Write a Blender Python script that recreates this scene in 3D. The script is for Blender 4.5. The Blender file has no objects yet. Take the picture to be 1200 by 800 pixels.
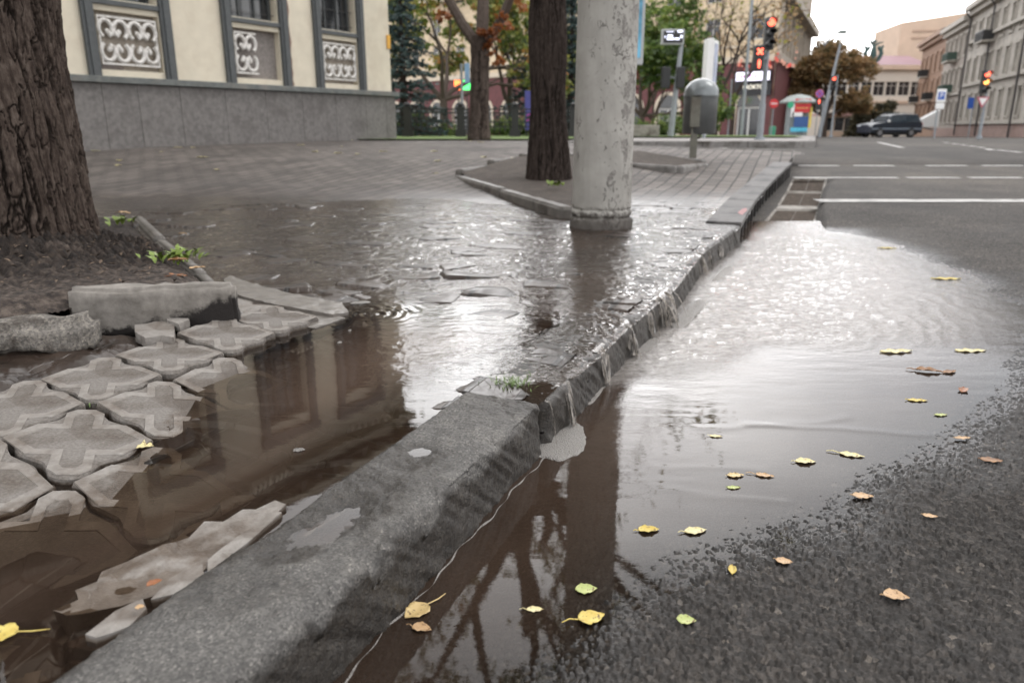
import bpy, bmesh, math, random
import numpy as np
from mathutils import Vector, Matrix
random.seed(7)
SC=bpy.context.scene; COL=SC.collection
PI=math.pi; R=math.radians
# ---------------------------------------------------------------- camera model (used only to find places on the ground)
F=875.0; HOR=148.0; CAMH=0.8
TH=math.atan((400-HOR)/F); CC,SS=math.cos(TH),math.sin(TH)
def W(u,v,z=0.0):
    a=(400-v)/F; y=CC+a*SS; dz=-SS+a*CC; t=(z-CAMH)/dz
    return ((u-600)/F*t, y*t)
def AT(u,v,Y):                       # point seen at (u,v) at forward distance Y
    a=(400-v)/F; y=CC+a*SS; dz=-SS+a*CC; t=Y/y
    return Vector(((u-600)/F*t, Y, CAMH+dz*t))
def XU(u,Y,v=140): return AT(u,v,Y).x
def ZV(v,Y): return AT(600,v,Y).z
# ---------------------------------------------------------------- noise
def _h(ix,iy,s):
    n=(ix.astype(np.int64)*374761393+iy.astype(np.int64)*668265263+s*1274126177)&0xffffffff
    n=((n^(n>>13))*1274126177)&0xffffffff
    n=(n^(n>>16))&0xffffffff
    return n.astype(np.float64)/4294967295.0
def vn(x,y,s=0):
    xi=np.floor(x);yi=np.floor(y);fx=x-xi;fy=y-yi
    fx=fx*fx*fx*(fx*(fx*6-15)+10);fy=fy*fy*fy*(fy*(fy*6-15)+10)
    a=_h(xi,yi,s);b=_h(xi+1,yi,s);c=_h(xi,yi+1,s);d=_h(xi+1,yi+1,s)
    return (a+(b-a)*fx)+((c+(d-c)*fx)-(a+(b-a)*fx))*fy
def fbm(x,y,o=4,s=0,g=.5):
    r=0;amp=1;t=0
    for i in range(o):
        r=r+amp*(vn(x,y,s+i*17)*2-1);t+=amp;amp*=g;x=x*2.03+3.1;y=y*2.03+1.7
    return r/t
def worley(x,y,s=0):
    xi=np.floor(x);yi=np.floor(y);best=np.full(x.shape,9.);b2=best.copy();cid=np.zeros(x.shape)
    for i in(-1,0,1):
        for j in(-1,0,1):
            cx=xi+i;cy=yi+j
            px=cx+_h(cx,cy,s);py=cy+_h(cx,cy,s+5)
            d=np.hypot(px-x,py-y)
            m=d<best
            b2=np.where(m,best,np.minimum(b2,d));cid=np.where(m,_h(cx,cy,s+9),cid);best=np.where(m,d,best)
    return best,b2,cid
def sst(a,b,x):
    t=np.clip((x-a)/(b-a),0,1);return t*t*(3-2*t)
def poly_sd(x,y,P):                  # signed distance: + inside
    P=[tuple(p) for p in P];n=len(P);d=np.full(x.shape,1e9);ins=np.zeros(x.shape,bool)
    for i in range(n):
        ax,ay=P[i];bx,by=P[(i+1)%n]
        ex,ey=bx-ax,by-ay;L=ex*ex+ey*ey+1e-12
        t=np.clip(((x-ax)*ex+(y-ay)*ey)/L,0,1)
        d=np.minimum(d,np.hypot(x-ax-t*ex,y-ay-t*ey))
        c=((ay>y)!=(by>y))&(x<(bx-ax)*(y-ay)/((by-ay) if by!=ay else 1e-9)+ax)
        ins^=c
    return np.where(ins,d,-d)
def line_d(x,y,P):
    d=np.full(np.shape(x),1e9)
    for (ax,ay),(bx,by) in zip(P[:-1],P[1:]):
        ex,ey=bx-ax,by-ay;L=ex*ex+ey*ey+1e-12
        t=np.clip(((x-ax)*ex+(y-ay)*ey)/L,0,1)
        d=np.minimum(d,np.hypot(x-ax-t*ex,y-ay-t*ey))
    return d
# ---------------------------------------------------------------- terrain
GY=np.array([-50,5.5,7.3,9.8,11.3,13.5,17,20,30,56,100,200,600,3000.]);GZ=np.array([0,0,.03,.09,.17,.27,.34,.33,.27,0,-.5,-1.7,-6,-25.])
PY=np.array([-50,6,7.4,8.8,11,13.6,17,20,3000.]);PZ=np.array([.122,.122,.13,.17,.34,.45,.49,.49,.49])
def G(Y): return np.interp(Y,GY,GZ)
def P(Y): return np.interp(Y,PY,PZ)
def GF(Y): return float(G(Y)+.13)       # far pavement
# ---------------------------------------------------------------- object helpers
def link(o): COL.objects.link(o); return o
def tag(o,label=None,cat=None,group=None,kind=None):
    if label:o['label']=label
    if cat:o['category']=cat
    if group:o['group']=group
    if kind:o['kind']=kind
    return o
def thing(name,label,cat,loc=(0,0,0),rz=0,group=None):
    o=bpy.data.objects.new(name,None);o.empty_display_size=.2;link(o);o.location=loc;o.rotation_euler=(0,0,rz)
    return tag(o,label,cat,group)
def npmesh(name,V,Fq,mat,parent=None,smooth=True,attrs=None,uv=None):
    V=np.asarray(V,np.float32);Fq=np.asarray(Fq,np.int32);k=Fq.shape[1]
    me=bpy.data.meshes.new(name);me.vertices.add(len(V));me.vertices.foreach_set('co',V.ravel())
    me.loops.add(Fq.size);me.loops.foreach_set('vertex_index',Fq.ravel())
    me.polygons.add(len(Fq));me.polygons.foreach_set('loop_start',np.arange(0,Fq.size,k,dtype=np.int32))
    me.polygons.foreach_set('loop_total',np.full(len(Fq),k,np.int32))
    me.polygons.foreach_set('use_smooth',np.full(len(Fq),smooth))
    for an,av in (attrs or {}).items():
        at=me.attributes.new(an,'FLOAT','POINT');at.data.foreach_set('value',np.asarray(av,np.float32).ravel())
    me.update();me.validate()
    me.materials.append(mat);o=bpy.data.objects.new(name,me);link(o)
    if parent:o.parent=parent
    return o
def gridf(nr,nc):
    i=np.arange(nr-1)[:,None]*nc+np.arange(nc-1)[None,:]
    return np.stack([i,i+1,i+nc+1,i+nc],-1).reshape(-1,4)
class MB:
    def __init__(s): s.v=[];s.f=[];s.m=[];s.mi=0
    def add(s,vs,fs):
        b=len(s.v);s.v+=[tuple(v) for v in vs];s.f+=[tuple(i+b for i in f) for f in fs];s.m+=[s.mi]*len(fs);return s
    def box(s,x0,x1,y0,y1,z0,z1,M=None):
        vs=[Vector(p) for p in((x0,y0,z0),(x1,y0,z0),(x1,y1,z0),(x0,y1,z0),(x0,y0,z1),(x1,y0,z1),(x1,y1,z1),(x0,y1,z1))]
        if M:vs=[M@v for v in vs]
        return s.add(vs,[(0,3,2,1),(4,5,6,7),(0,1,5,4),(1,2,6,5),(2,3,7,6),(3,0,4,7)])
    def quad(s,*p): return s.add(p,[tuple(range(len(p)))])
    def tube(s,pts,rad,n=8,cap=True):
        pts=[Vector(p) for p in pts]
        if not hasattr(rad,'__len__'):rad=[rad]*len(pts)
        vs=[];k=len(pts);up=Vector((0,0,1));px=None
        for i,p in enumerate(pts):
            d=(pts[min(i+1,k-1)]-pts[max(i-1,0)]).normalized()
            if px is None:
                px=d.cross(up) if abs(d.z)<.95 else d.cross(Vector((0,1,0)))
            px=(px-d*px.dot(d)).normalized();py=d.cross(px)
            for j in range(n):
                a=2*PI*j/n;vs.append(p+(px*math.cos(a)+py*math.sin(a))*rad[i])
        fs=[(i*n+j,i*n+(j+1)%n,(i+1)*n+(j+1)%n,(i+1)*n+j) for i in range(k-1) for j in range(n)]
        if cap: fs+=[tuple(range(n))[::-1],tuple((k-1)*n+j for j in range(n))]
        return s.add(vs,fs)
    def lathe(s,prof,n=24,c=(0,0,0),M=None):
        vs=[]
        for r,z in prof:
            for j in range(n):
                a=2*PI*j/n;vs.append(Vector((c[0]+r*math.cos(a),c[1]+r*math.sin(a),c[2]+z)))
        if M:vs=[M@v for v in vs]
        k=len(prof)
        fs=[(i*n+j,i*n+(j+1)%n,(i+1)*n+(j+1)%n,(i+1)*n+j) for i in range(k-1) for j in range(n)]
        fs+=[tuple(range(n))[::-1],tuple((k-1)*n+j for j in range(n))]
        return s.add(vs,fs)
    def prism(s,poly,a0,a1,axis='z',M=None):     # poly 2D; extruded along axis
        n=len(poly)
        def mk(p,a):
            if axis=='z':return Vector((p[0],p[1],a))
            if axis=='y':return Vector((p[0],a,p[1]))
            return Vector((a,p[0],p[1]))
        vs=[mk(p,a0) for p in poly]+[mk(p,a1) for p in poly]
        if M:vs=[M@v for v in vs]
        fs=[tuple(range(n))[::-1],tuple(range(n,2*n))]+[(i,(i+1)%n,n+(i+1)%n,n+i) for i in range(n)]
        return s.add(vs,fs)
    def build(s,name,mat,parent=None,smooth=False,bevel=0,loc=None):
        me=bpy.data.meshes.new(name);me.from_pydata(s.v,[],s.f)
        mats=mat if isinstance(mat,(list,tuple)) else [mat]
        for m in mats:me.materials.append(m)
        if len(mats)>1:me.polygons.foreach_set('material_index',s.m)
        me.update()
        bm=bmesh.new();bm.from_mesh(me);bmesh.ops.recalc_face_normals(bm,faces=bm.faces);bm.to_mesh(me);bm.free()
        if smooth:
            me.polygons.foreach_set('use_smooth',[True]*len(me.polygons))
            try: me.set_sharp_from_angle(angle=R(38))
            except Exception: pass
        o=bpy.data.objects.new(name,me);link(o)
        if parent:o.parent=parent
        if loc:o.location=loc
        if bevel:
            b=o.modifiers.new('b','BEVEL');b.width=bevel;b.segments=2;b.limit_method='ANGLE'
        return o
def copy_tree(o,parent=None):
    c=o.copy();COL.objects.link(c);c.parent=parent
    for ch in list(o.children):copy_tree(ch,c)
    return c
# ---------------------------------------------------------------- materials
def nt(name):
    m=bpy.data.materials.new(name);m.use_nodes=True;n=m.node_tree.nodes;l=m.node_tree.links
    return m,n,l,n['Principled BSDF'],n['Material Output']
def ramp(n,l,src,stops):
    r=n.new('ShaderNodeValToRGB');e=r.color_ramp.elements
    while len(e)<len(stops):e.new(.5)
    for k,(p,c) in enumerate(stops):e[k].position=p;e[k].color=tuple(c)+((1,) if len(c)==3 else ())
    l.new(src,r.inputs[0]);return r.outputs[0]
def noise(n,l,co,scale,det=4,rough=.55,scl=None):
    if scl:
        mp=n.new('ShaderNodeMapping');mp.inputs['Scale'].default_value=scl;l.new(co,mp.inputs[0]);co=mp.outputs[0]
    t=n.new('ShaderNodeTexNoise');t.inputs['Scale'].default_value=scale;t.inputs['Detail'].default_value=det;t.inputs['Roughness'].default_value=rough
    l.new(co,t.inputs['Vector']);return t.outputs[0]
def mix(n,l,f,a,b,mode='MIX'):
    m=n.new('ShaderNodeMix');m.data_type='RGBA';m.blend_type=mode
    for s,x in((0,f),(6,a),(7,b)):
        if isinstance(x,(int,float)):m.inputs[s].default_value=x
        elif isinstance(x,tuple):m.inputs[s].default_value=x if len(x)==4 else x+(1,)
        else:l.new(x,m.inputs[s])
    return m.outputs[2]
def math_(n,l,op,a,b=0.0,c=None):
    m=n.new('ShaderNodeMath');m.operation=op
    for s,x in((0,a),(1,b),(2,c)):
        if x is None:continue
        if isinstance(x,(int,float)):m.inputs[s].default_value=x
        else:l.new(x,m.inputs[s])
    return m.outputs[0]
def bump(n,l,b,h,st,dist=.01,prev=None):
    k=n.new('ShaderNodeBump');k.inputs['Strength'].default_value=st;k.inputs['Distance'].default_value=dist
    l.new(h,k.inputs['Height'])
    if prev is not None:l.new(prev,k.inputs['Normal'])
    if b is not None:l.new(k.outputs[0],b.inputs['Normal'])
    return k.outputs[0]
def coord(n,kind='Object'):
    t=n.new('ShaderNodeTexCoord');return t.outputs[kind]
def attr(n,name):
    a=n.new('ShaderNodeAttribute');a.attribute_name=name;return a.outputs['Fac']
_mc={}
def mat(name,col,rough=.6,var=.2,scale=6,bmp=.2,bs=60,metal=0,bd=.003,dirt=None,ds=3,emit=0,spec=.5,scl=None):
    if name in _mc:return _mc[name]
    m,n,l,b,o=nt(name);co=coord(n)
    c0=tuple(max(0,x*(1-var)) for x in col);c1=tuple(min(1,x*(1+var)) for x in col)
    c=ramp(n,l,noise(n,l,co,scale,6,.6,scl),[(.3,c0),(.7,c1)])
    if dirt:
        f=ramp(n,l,noise(n,l,co,ds,6,.65),[(.5,(0,0,0)),(.68,(1,1,1))]);c=mix(n,l,f,c,dirt)
    l.new(c,b.inputs['Base Color']);b.inputs['Roughness'].default_value=rough;b.inputs['Metallic'].default_value=metal
    b.inputs['Specular IOR Level'].default_value=spec
    if bmp:bump(n,l,b,noise(n,l,co,bs,5,.6,scl),bmp,bd)
    if emit:
        l.new(c,b.inputs['Emission Color']);b.inputs['Emission Strength'].default_value=emit
    _mc[name]=m;return m
M_granite=None
# ================================================================ materials of the ground
def m_asphalt():
    m,n,l,b,o=nt('asphalt');co=coord(n);wet=attr(n,'wet')
    v=n.new('ShaderNodeTexVoronoi');v.inputs['Scale'].default_value=95;l.new(co,v.inputs['Vector'])
    agg=ramp(n,l,v.outputs['Color'],[(.0,(.012,.0113,.0108)),(.6,(.026,.024,.0228)),(.88,(.048,.044,.041)),(1,(.13,.117,.103))])
    big=ramp(n,l,noise(n,l,co,1.3,5,.6),[(.35,(.75,.75,.75)),(.65,(1.25,1.24,1.22))]);pat=ramp(n,l,noise(n,l,co,.16,7,.65,(1,.5,1)),[(.42,(.72,.72,.73)),(.5,(1,1,1)),(.58,(1.3,1.27,1.22))]);big=mix(n,l,1.0,big,pat,'MULTIPLY')
    c=mix(n,l,1.0,agg,big,'MULTIPLY')
    fine=ramp(n,l,noise(n,l,co,260,2,.5),[(.3,(.7,.7,.7)),(.7,(1.35,1.33,1.3))])
    c=mix(n,l,1.0,c,fine,'MULTIPLY')
    dry=mix(n,l,1.0,c,(1.95,1.9,1.83),'MULTIPLY');b.inputs['Specular IOR Level'].default_value=.32
    wt=mix(n,l,1.0,c,(.5,.45,.42),'MULTIPLY')
    c=mix(n,l,wet,dry,wt)
    l.new(c,b.inputs['Base Color'])
    r=n.new('ShaderNodeMapRange');r.inputs['To Min'].default_value=.85;r.inputs['To Max'].default_value=.28;l.new(wet,r.inputs[0])
    l.new(r.outputs[0],b.inputs['Roughness'])
    k=bump(n,l,None,v.outputs['Distance'],.5,.004);bump(n,l,b,noise(n,l,co,300,3),.35,.002,k)
    return m
def m_pave():
    m,n,l,b,o=nt('paving');co=coord(n);wet=attr(n,'wet');mud=attr(n,'mud')
    mp=n.new('ShaderNodeMapping');mp.inputs['Rotation'].default_value=(0,0,R(20-90));l.new(co,mp.inputs[0])
    br=n.new('ShaderNodeTexBrick');br.inputs['Scale'].default_value=1;br.inputs['Mortar Size'].default_value=.012;br.inputs['Mortar Smooth'].default_value=.3
    br.inputs['Brick Width'].default_value=.3;br.inputs['Row Height'].default_value=.15;br.inputs['Bias'].default_value=0
    br.inputs['Color1'].default_value=(.155,.136,.125,1);br.inputs['Color2'].default_value=(.088,.077,.071,1);br.inputs['Mortar'].default_value=(.022,.019,.017,1)
    l.new(mp.outputs[0],br.inputs['Vector'])
    sp=ramp(n,l,noise(n,l,co,190,3,.6),[(.3,(.75,.75,.75)),(.7,(1.25,1.24,1.22))])
    c=mix(n,l,1.0,br.outputs[0],sp,'MULTIPLY')
    st=ramp(n,l,noise(n,l,co,1.1,6,.6),[(.35,(.72,.71,.7)),(.65,(1.15,1.14,1.12))]);c=mix(n,l,1.0,c,st,'MULTIPLY')
    wt=mix(n,l,1.0,c,(.28,.21,.165),'MULTIPLY')
    c=mix(n,l,wet,c,wt)
    md=ramp(n,l,noise(n,l,co,9,6,.6),[(.3,(.018,.012,.009)),(.7,(.055,.039,.03))])
    c=mix(n,l,mud,c,md)
    l.new(c,b.inputs['Base Color'])
    rn=noise(n,l,co,14,5,.6)
    rr=math_(n,l,'MULTIPLY',wet,-.5);rr=math_(n,l,'ADD',rr,.72);rr=math_(n,l,'MULTIPLY_ADD',rn,.16,rr)
    l.new(rr,b.inputs['Roughness'])
    k=bump(n,l,None,math_(n,l,'MULTIPLY',br.outputs['Fac'],-1.0),.6,.004);bump(n,l,b,noise(n,l,co,160,4),.3,.002,k)
    return m
def m_granite(name,wet=0):
    m,n,l,b,o=nt(name);co=coord(n,'Object');w=attr(n,'wet')
    v=n.new('ShaderNodeTexVoronoi');v.inputs['Scale'].default_value=300;l.new(co,v.inputs['Vector'])
    c=ramp(n,l,v.outputs['Color'],[(.0,(.075,.073,.071)),(.45,(.14,.134,.128)),(.8,(.205,.197,.187)),(1,(.38,.36,.335))])
    pt=ramp(n,l,noise(n,l,co,16,6,.6),[(.32,(.68,.68,.68)),(.55,(.95,.95,.94)),(.72,(1.15,1.14,1.1))]);c=mix(n,l,1.0,c,pt,'MULTIPLY')
    wt=mix(n,l,1.0,c,(.26,.235,.21),'MULTIPLY')
    c=mix(n,l,w,c,wt);l.new(c,b.inputs['Base Color'])
    r=math_(n,l,'MULTIPLY_ADD',w,-.52,.78);r=math_(n,l,'MULTIPLY_ADD',noise(n,l,co,22,4),.14,r);l.new(r,b.inputs['Roughness'])
    k=bump(n,l,None,noise(n,l,co,45,8,.72),.8,.009);bump(n,l,b,v.outputs['Distance'],.4,.002,k)
    return m
def m_water(name,brown,rip,scales,rgh=.05):
    """muddy street water: a mirror by Fresnel over a turbid body; 'depth' holds how much of the bed the mud hides"""
    m,n,l,b,o=nt(name);n.remove(b);co=coord(n);dep=attr(n,'depth');rp=attr(n,'ripple')
    tr=n.new('ShaderNodeBsdfTransparent');tr.inputs[0].default_value=(.90,.84,.77,1)
    df=n.new('ShaderNodeBsdfDiffuse')
    cc=ramp(n,l,noise(n,l,co,3,5,.6),[(.3,tuple(x*.8 for x in brown)),(.7,tuple(x*1.2 for x in brown))]);air=math_(n,l,'MULTIPLY',attr(n,'air'),ramp(n,l,noise(n,l,co,26,6,.7),[(.30,(.25,.25,.25)),(.66,(1,1,1))]));cc=mix(n,l,air,cc,(.42,.40,.38));l.new(cc,df.inputs[0]);dep=math_(n,l,'MAXIMUM',dep,air)
    body=n.new('ShaderNodeMixShader');l.new(dep,body.inputs[0]);l.new(tr.outputs[0],body.inputs[1]);l.new(df.outputs[0],body.inputs[2])
    gl=n.new('ShaderNodeBsdfGlossy');l.new(math_(n,l,'MULTIPLY_ADD',rp,rgh,.018),gl.inputs['Roughness']);gl.inputs[0].default_value=(1,1,1,1)
    mp=n.new('ShaderNodeMapping');mp.inputs['Scale'].default_value=(1,1,1);l.new(co,mp.inputs[0])
    h1=noise(n,l,co,scales[0],3,.55,(.55,1.25,1));h2=noise(n,l,co,scales[1],3,.6,(.7,1.2,1))
    h=math_(n,l,'MULTIPLY_ADD',h2,.45,h1);h=math_(n,l,'MULTIPLY',h,rp)
    calm=noise(n,l,co,9,2,.5,(.5,1.6,1))
    k0=bump(n,l,None,calm,.012,.01)
    k=bump(n,l,None,h,rip,.012,k0)
    l.new(k,gl.inputs['Normal']);l.new(k,df.inputs['Normal'])
    fr=n.new('ShaderNodeFresnel');fr.inputs[0].default_value=1.34;l.new(k,fr.inputs['Normal'])
    ms=n.new('ShaderNodeMixShader');l.new(fr.outputs[0],ms.inputs[0]);l.new(body.outputs[0],ms.inputs[1]);l.new(gl.outputs[0],ms.inputs[2])
    l.new(ms.outputs[0],o.inputs['Surface']);return m
A_ASPH=m_asphalt();A_PAVE=m_pave();A_GRAN=m_granite('kerb granite')
def m_foam():
    m,n,l,b,o=nt('foam');co=coord(n);v=n.new('ShaderNodeTexVoronoi');v.inputs['Scale'].default_value=330;l.new(co,v.inputs['Vector'])
    c=ramp(n,l,v.outputs['Distance'],[(.0,(.62,.60,.57)),(.6,(.30,.28,.26))]);l.new(c,b.inputs[0]);b.inputs['Roughness'].default_value=.3;bump(n,l,b,math_(n,l,'MULTIPLY',v.outputs['Distance'],-1.0),1,.006);return m
M_foam=m_foam()
# ================================================================ near street geometry
S_EDGE=[W(642,478,.118),W(742,378,.118),W(792,337,.118),W(824,295,.118),W(869,265,.118)]
INLET=[W(869,265,.118),W(885,237,.13),W(898,222,.15),W(912,210,.18),W(921,202,.22),W(928,195,.27)]
NEAR0=(-.62,.12);NEAR1=W(636,470,.138)
KERB=[NEAR0,NEAR1]+[S_EDGE[1],S_EDGE[2],S_EDGE[3],S_EDGE[4]]+INLET[1:]+[(4.7,12.5)]
ky=np.array([p[1] for p in KERB]);kx=np.array([p[0] for p in KERB])
def KX(Y): return np.interp(Y,ky,kx)
FLOOD=[W(*p,0) for p in [(520,860),(600,800),(680,760),(720,705),(800,650),(880,625),(960,600),(1060,530),(1130,480),(1175,430),(1205,400),(1190,362),(1130,325),(1060,295),(1000,272),(940,268)]]+[(1.9,6.2),(.6,4.5),(-.3,2.0),(-1.3,-.2),(-.3,-.1)]
def grain(x,y):
    a,a2,ca=worley(x*74,y*74,3);b,b2,cb=worley(x*150,y*150,11)
    return (.25+.75*ca)*.0072*sst(.0,.32,a2-a)-.0042+(cb-.5)*.0022*sst(0,.3,b2-b)+fbm(x*210,y*210,2,19)*.0009
def gut(y): return float(G(y)+.035*(1-sst(9,12.1,np.float64(y)))-.10*sst(5.2,6.2,np.float64(y))*sst(11.5,8.6,np.float64(y)))
def road_z(x,y,detail=True):
    sd=poly_sd(x,y,FLOOD)+ (fbm(x*2.2,y*2.2,3,5)*.07 if detail else 0)
    z=G(y)+np.where(sd>0,-np.minimum(.075,.065*sd+.0016),np.minimum(.045,.035*-sd)*(1-sst(9,12.1,y)))
    if detail: z=z+grain(x,y)*np.clip(1.1-(y-2)/9,.15,1)+fbm(x*5,y*5,3,8)*.002
    z=z-.10*sst(.66,.52,x-KX(y))*sst(5.2,6.2,y)*sst(11.5,8.6,y)
    return z,sd
def tgrid(y0,y1,ny,s0,s1,ns,off=.6):
    Y=y0+0*np.zeros(ny);q=np.linspace(0,1,ny);Y=(y0+off)*((y1+off)/(y0+off))**q-off
    s=np.linspace(s0,s1,ns);YY=np.repeat(Y[:,None],ns,1);XX=s[None,:]*(YY+off);return XX,YY
# road, near (fine) ------------------------------------------------
X,Y=tgrid(.25,12.2,900,-.5,.95,1000);
keep=(X>KX(Y)-.1)
Z,SD=road_z(X,Y)
wet=np.clip(1-np.maximum(-SD,0)/.28+fbm(X*3,Y*3,3,2)*.35,0,1)*np.where(-SD>1.3,0,1);wet=np.maximum(wet,.25*sst(.2,-.3,fbm(X*.8,Y*.8,3,31))*(Y<6))
Fq=gridf(*X.shape);kf=keep.ravel()[Fq].all(1)
# squares for the drain stay open
DR=[(float(KX(5.5))+.05,5.5),(float(KX(5.5))+.46,5.42),(float(KX(10.4))+.46,10.3),(float(KX(10.4))+.05,10.4)]
dsd=poly_sd(X,Y,DR)
kf&=~(dsd.ravel()[Fq]>.0).all(1)
road_n=npmesh('road',np.stack([X,Y,Z],-1).reshape(-1,3),Fq[kf],A_ASPH,attrs={'wet':wet})
tag(road_n,'rough dark asphalt of the roadway, wet along the edge of the flood',kind='structure')
# road, far: one sheet to the horizon
def sheet(name,xs,ys,zf,mt,label):
    XX,YY=np.meshgrid(np.array(xs,float),np.array(ys,float));ZZ=zf(XX,YY)
    o=npmesh(name,np.stack([XX,YY,ZZ],-1).reshape(-1,3),gridf(*XX.shape),mt,attrs={'wet':0*XX,'mud':0*XX});return tag(o,label,kind='structure')
ysf=[-60,-20,-5,0,3,5.5,7.3,9,11.3,12.0,12.4,13.5,15,17,20,24,30,40,56,75,100,150,200,300,600,1500,3000]
sheet('ground',[-1500,-400,-100,-30,-10,0,5,10,20,40,80,150,400,1500],ysf,lambda x,y:G(y)-.16+np.where(y>12.15,.16-.004,0),A_ASPH,'asphalt ground running out to the horizon')
sheet('road',[11.9,14,20,60],[-20,0,5.5,7.3,9.8,11.3,12.22],lambda x,y:G(y)+.035*(1-sst(9,12.1,y)),A_ASPH,'asphalt of the wide avenue to the right')
# flood water -----------------------------------------------------
X,Y=tgrid(.25,6.6,760,-.55,.75,820)
Zr,SD=road_z(X,Y,False)
falls=[S_EDGE[0],S_EDGE[1],S_EDGE[2],S_EDGE[3],S_EDGE[4]]
SHOCK=[W(*p,0) for p in [(640,500),(690,462),(740,442),(800,440),(850,432),(900,420),(1000,425),(1100,410),(1160,405),(1230,380),(1190,330),(1050,270),(900,255),(780,330),(700,410)]]
tsd=poly_sd(X,Y,SHOCK)+fbm(X*3,Y*3,3,41)*.12
turb=sst(-.03,.28,tsd);
fx=np.cos(R(20));fy=np.sin(R(20))
U=X*fx+Y*-fy*0+Y*fy;Vv=-X*fy+Y*fx                      # across / along the street
wx=X+fbm(X*4,Y*4,3,61)*.09;wy=Y+fbm(X*4,Y*4,3,71)*.09
rid=1-np.abs(fbm(wx*5.5,wy*13,4,81,.55))
small=1-np.abs(fbm(wx*16,wy*30,3,91,.55))
dfall=line_d(X,Y,falls);nearf=sst(1.3,0,dfall)
mid=fbm(wx*9,wy*18,4,83)
imp=W(792,360,0);di=np.hypot(X-imp[0],(Y-imp[1]))+fbm(X*2.5,Y*2.5,3,97)*.16;imp2=W(830,300,0);dj=np.hypot(X-imp2[0],Y-imp2[1])+fbm(X*3,Y*3,3,98)*.14
arcs=.0040*(1-np.abs(np.sin(di*32)))*np.exp(-di/1.3)*sst(.1,.4,di)+.0026*(1-np.abs(np.sin(dj*27)))*np.exp(-dj/1.6)+.0012*(1-np.abs(np.sin(di*74+dj*20)))*np.exp(-di/.9)
Z=turb*(arcs+(.0045*(rid-.75)+.0012*(small-.75)+.0025*mid)*(.22+1.3*nearf))
Z+=.0006*sst(-.7,.0,tsd)*fbm(X*7,Y*22,3,95)
for k,(a,bq,amp) in enumerate([((870,497),(1100,512),.0028),((820,500),(990,492),.002),((760,570),(920,585),.0010),((770,545),(880,548),.0008)]):
    d=line_d(X+fbm(X*3,Y*3,2,101+k)*.03,Y+fbm(X*5,Y*5,3,111+k)*.035,[W(*a,0),W(*bq,0)])
    Z+=.3*amp*np.exp(-(d/.02)**2)
z_ok=(Zr<.012)&(X>KX(Y)-.06)
Fq=gridf(*X.shape);kf=z_ok.ravel()[Fq].any(1)
depth=1-np.exp(-np.maximum(0,-Zr)*75)
ripple=np.clip(turb*(.22+.45*nearf)+.06*sst(-.4,0,tsd)+.004,0,1)
W_FL=m_water('flood water',(.042,.028,.020),.7,(55,150),.06)
o=npmesh('water',np.stack([X,Y,Z],-1).reshape(-1,3),Fq[kf],W_FL,attrs={'depth':depth,'ripple':ripple,'air':np.clip(turb*(.60+.35*nearf),0,1)})
tag(o,'shallow brown flood water spread over the roadway',kind='structure')
# ================================================================ pavement with the burst-pipe pool
ZL=.125
POOL=[W(*p,ZL) for p in [(590,425),(545,446),(482,489),(411,545),(330,597),(250,640),(120,700),(60,800),(-60,830),(-250,760),(-120,640),(20,640),(120,600),(200,540),(228,500),(235,468),(290,430),(360,395),(420,372),(480,366),(560,372),(625,385),(625,405)]]
def pit_poly(): return [(-1.0,2.50),(-2.86,5.66),(-5.2,5.2),(-4.2,1.9),(-1.62,2.02),(-1.45,2.42)]
PIT=pit_poly()
TL_O=Vector((-1.108,1.909));S1=Vector((.087,.222));S2=Vector((.247,-.178))
def tile_h(x,y):                       # sunken slope of the tiled corner: tile tops above/below the water
    s=line_side(x,y);return ZL+np.clip(.11*s,-.06,.022)
SHORE=[W(*p,ZL) for p in [(-150,690),(0,600),(90,592),(138,566),(160,540),(185,510),(205,475),(285,432),(350,398),(412,375)]]
def line_side(x,y):
    poly=list(SHORE)+[(-.6,2.9),(-2.2,3.2),(-3,1.5),(-2.2,.2)]
    return poly_sd(np.asarray(x,float),np.asarray(y,float),poly)
X,Y=tgrid(.25,12.0,820,-1.0,.36,900)
psd=poly_sd(X,Y,POOL);tsd2=line_side(X,Y)
sx=X*math.cos(R(20))-Y*math.sin(R(20));sy=X*math.sin(R(20))+Y*math.cos(R(20))
_,_,bid=worley(sx*4.2,sy*6.5,21);d1,d2,_=worley(sx*4.2,sy*6.5,21)
zone=sst(7.9,5.6,Y)
broke=(bid-.5)*.024-.013*sst(.12,.02,d2-d1)+fbm(X*6,Y*6,4,23)*.006
_,_,b3=worley(sx*11,sy*11,27);broke+=(b3-.5)*.004
hb=P(Y)+zone*(broke-.0035)+(1-zone)*fbm(X*3,Y*3,3,25)*.003
hb+=fbm(X*.9,Y*.9,3,39)*.03*sst(5.6,7,Y)*sst(10,8,Y)
hb-=sst(0,.35,psd)*.055+ sst(-.05,.02,psd)*.006
hb=np.where(psd>-.35,hb,hb)
hb=hb-.012*sst(6.6,7.1,Y)*sst(8.0,7.3,Y)*(X<-2.0)
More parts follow.
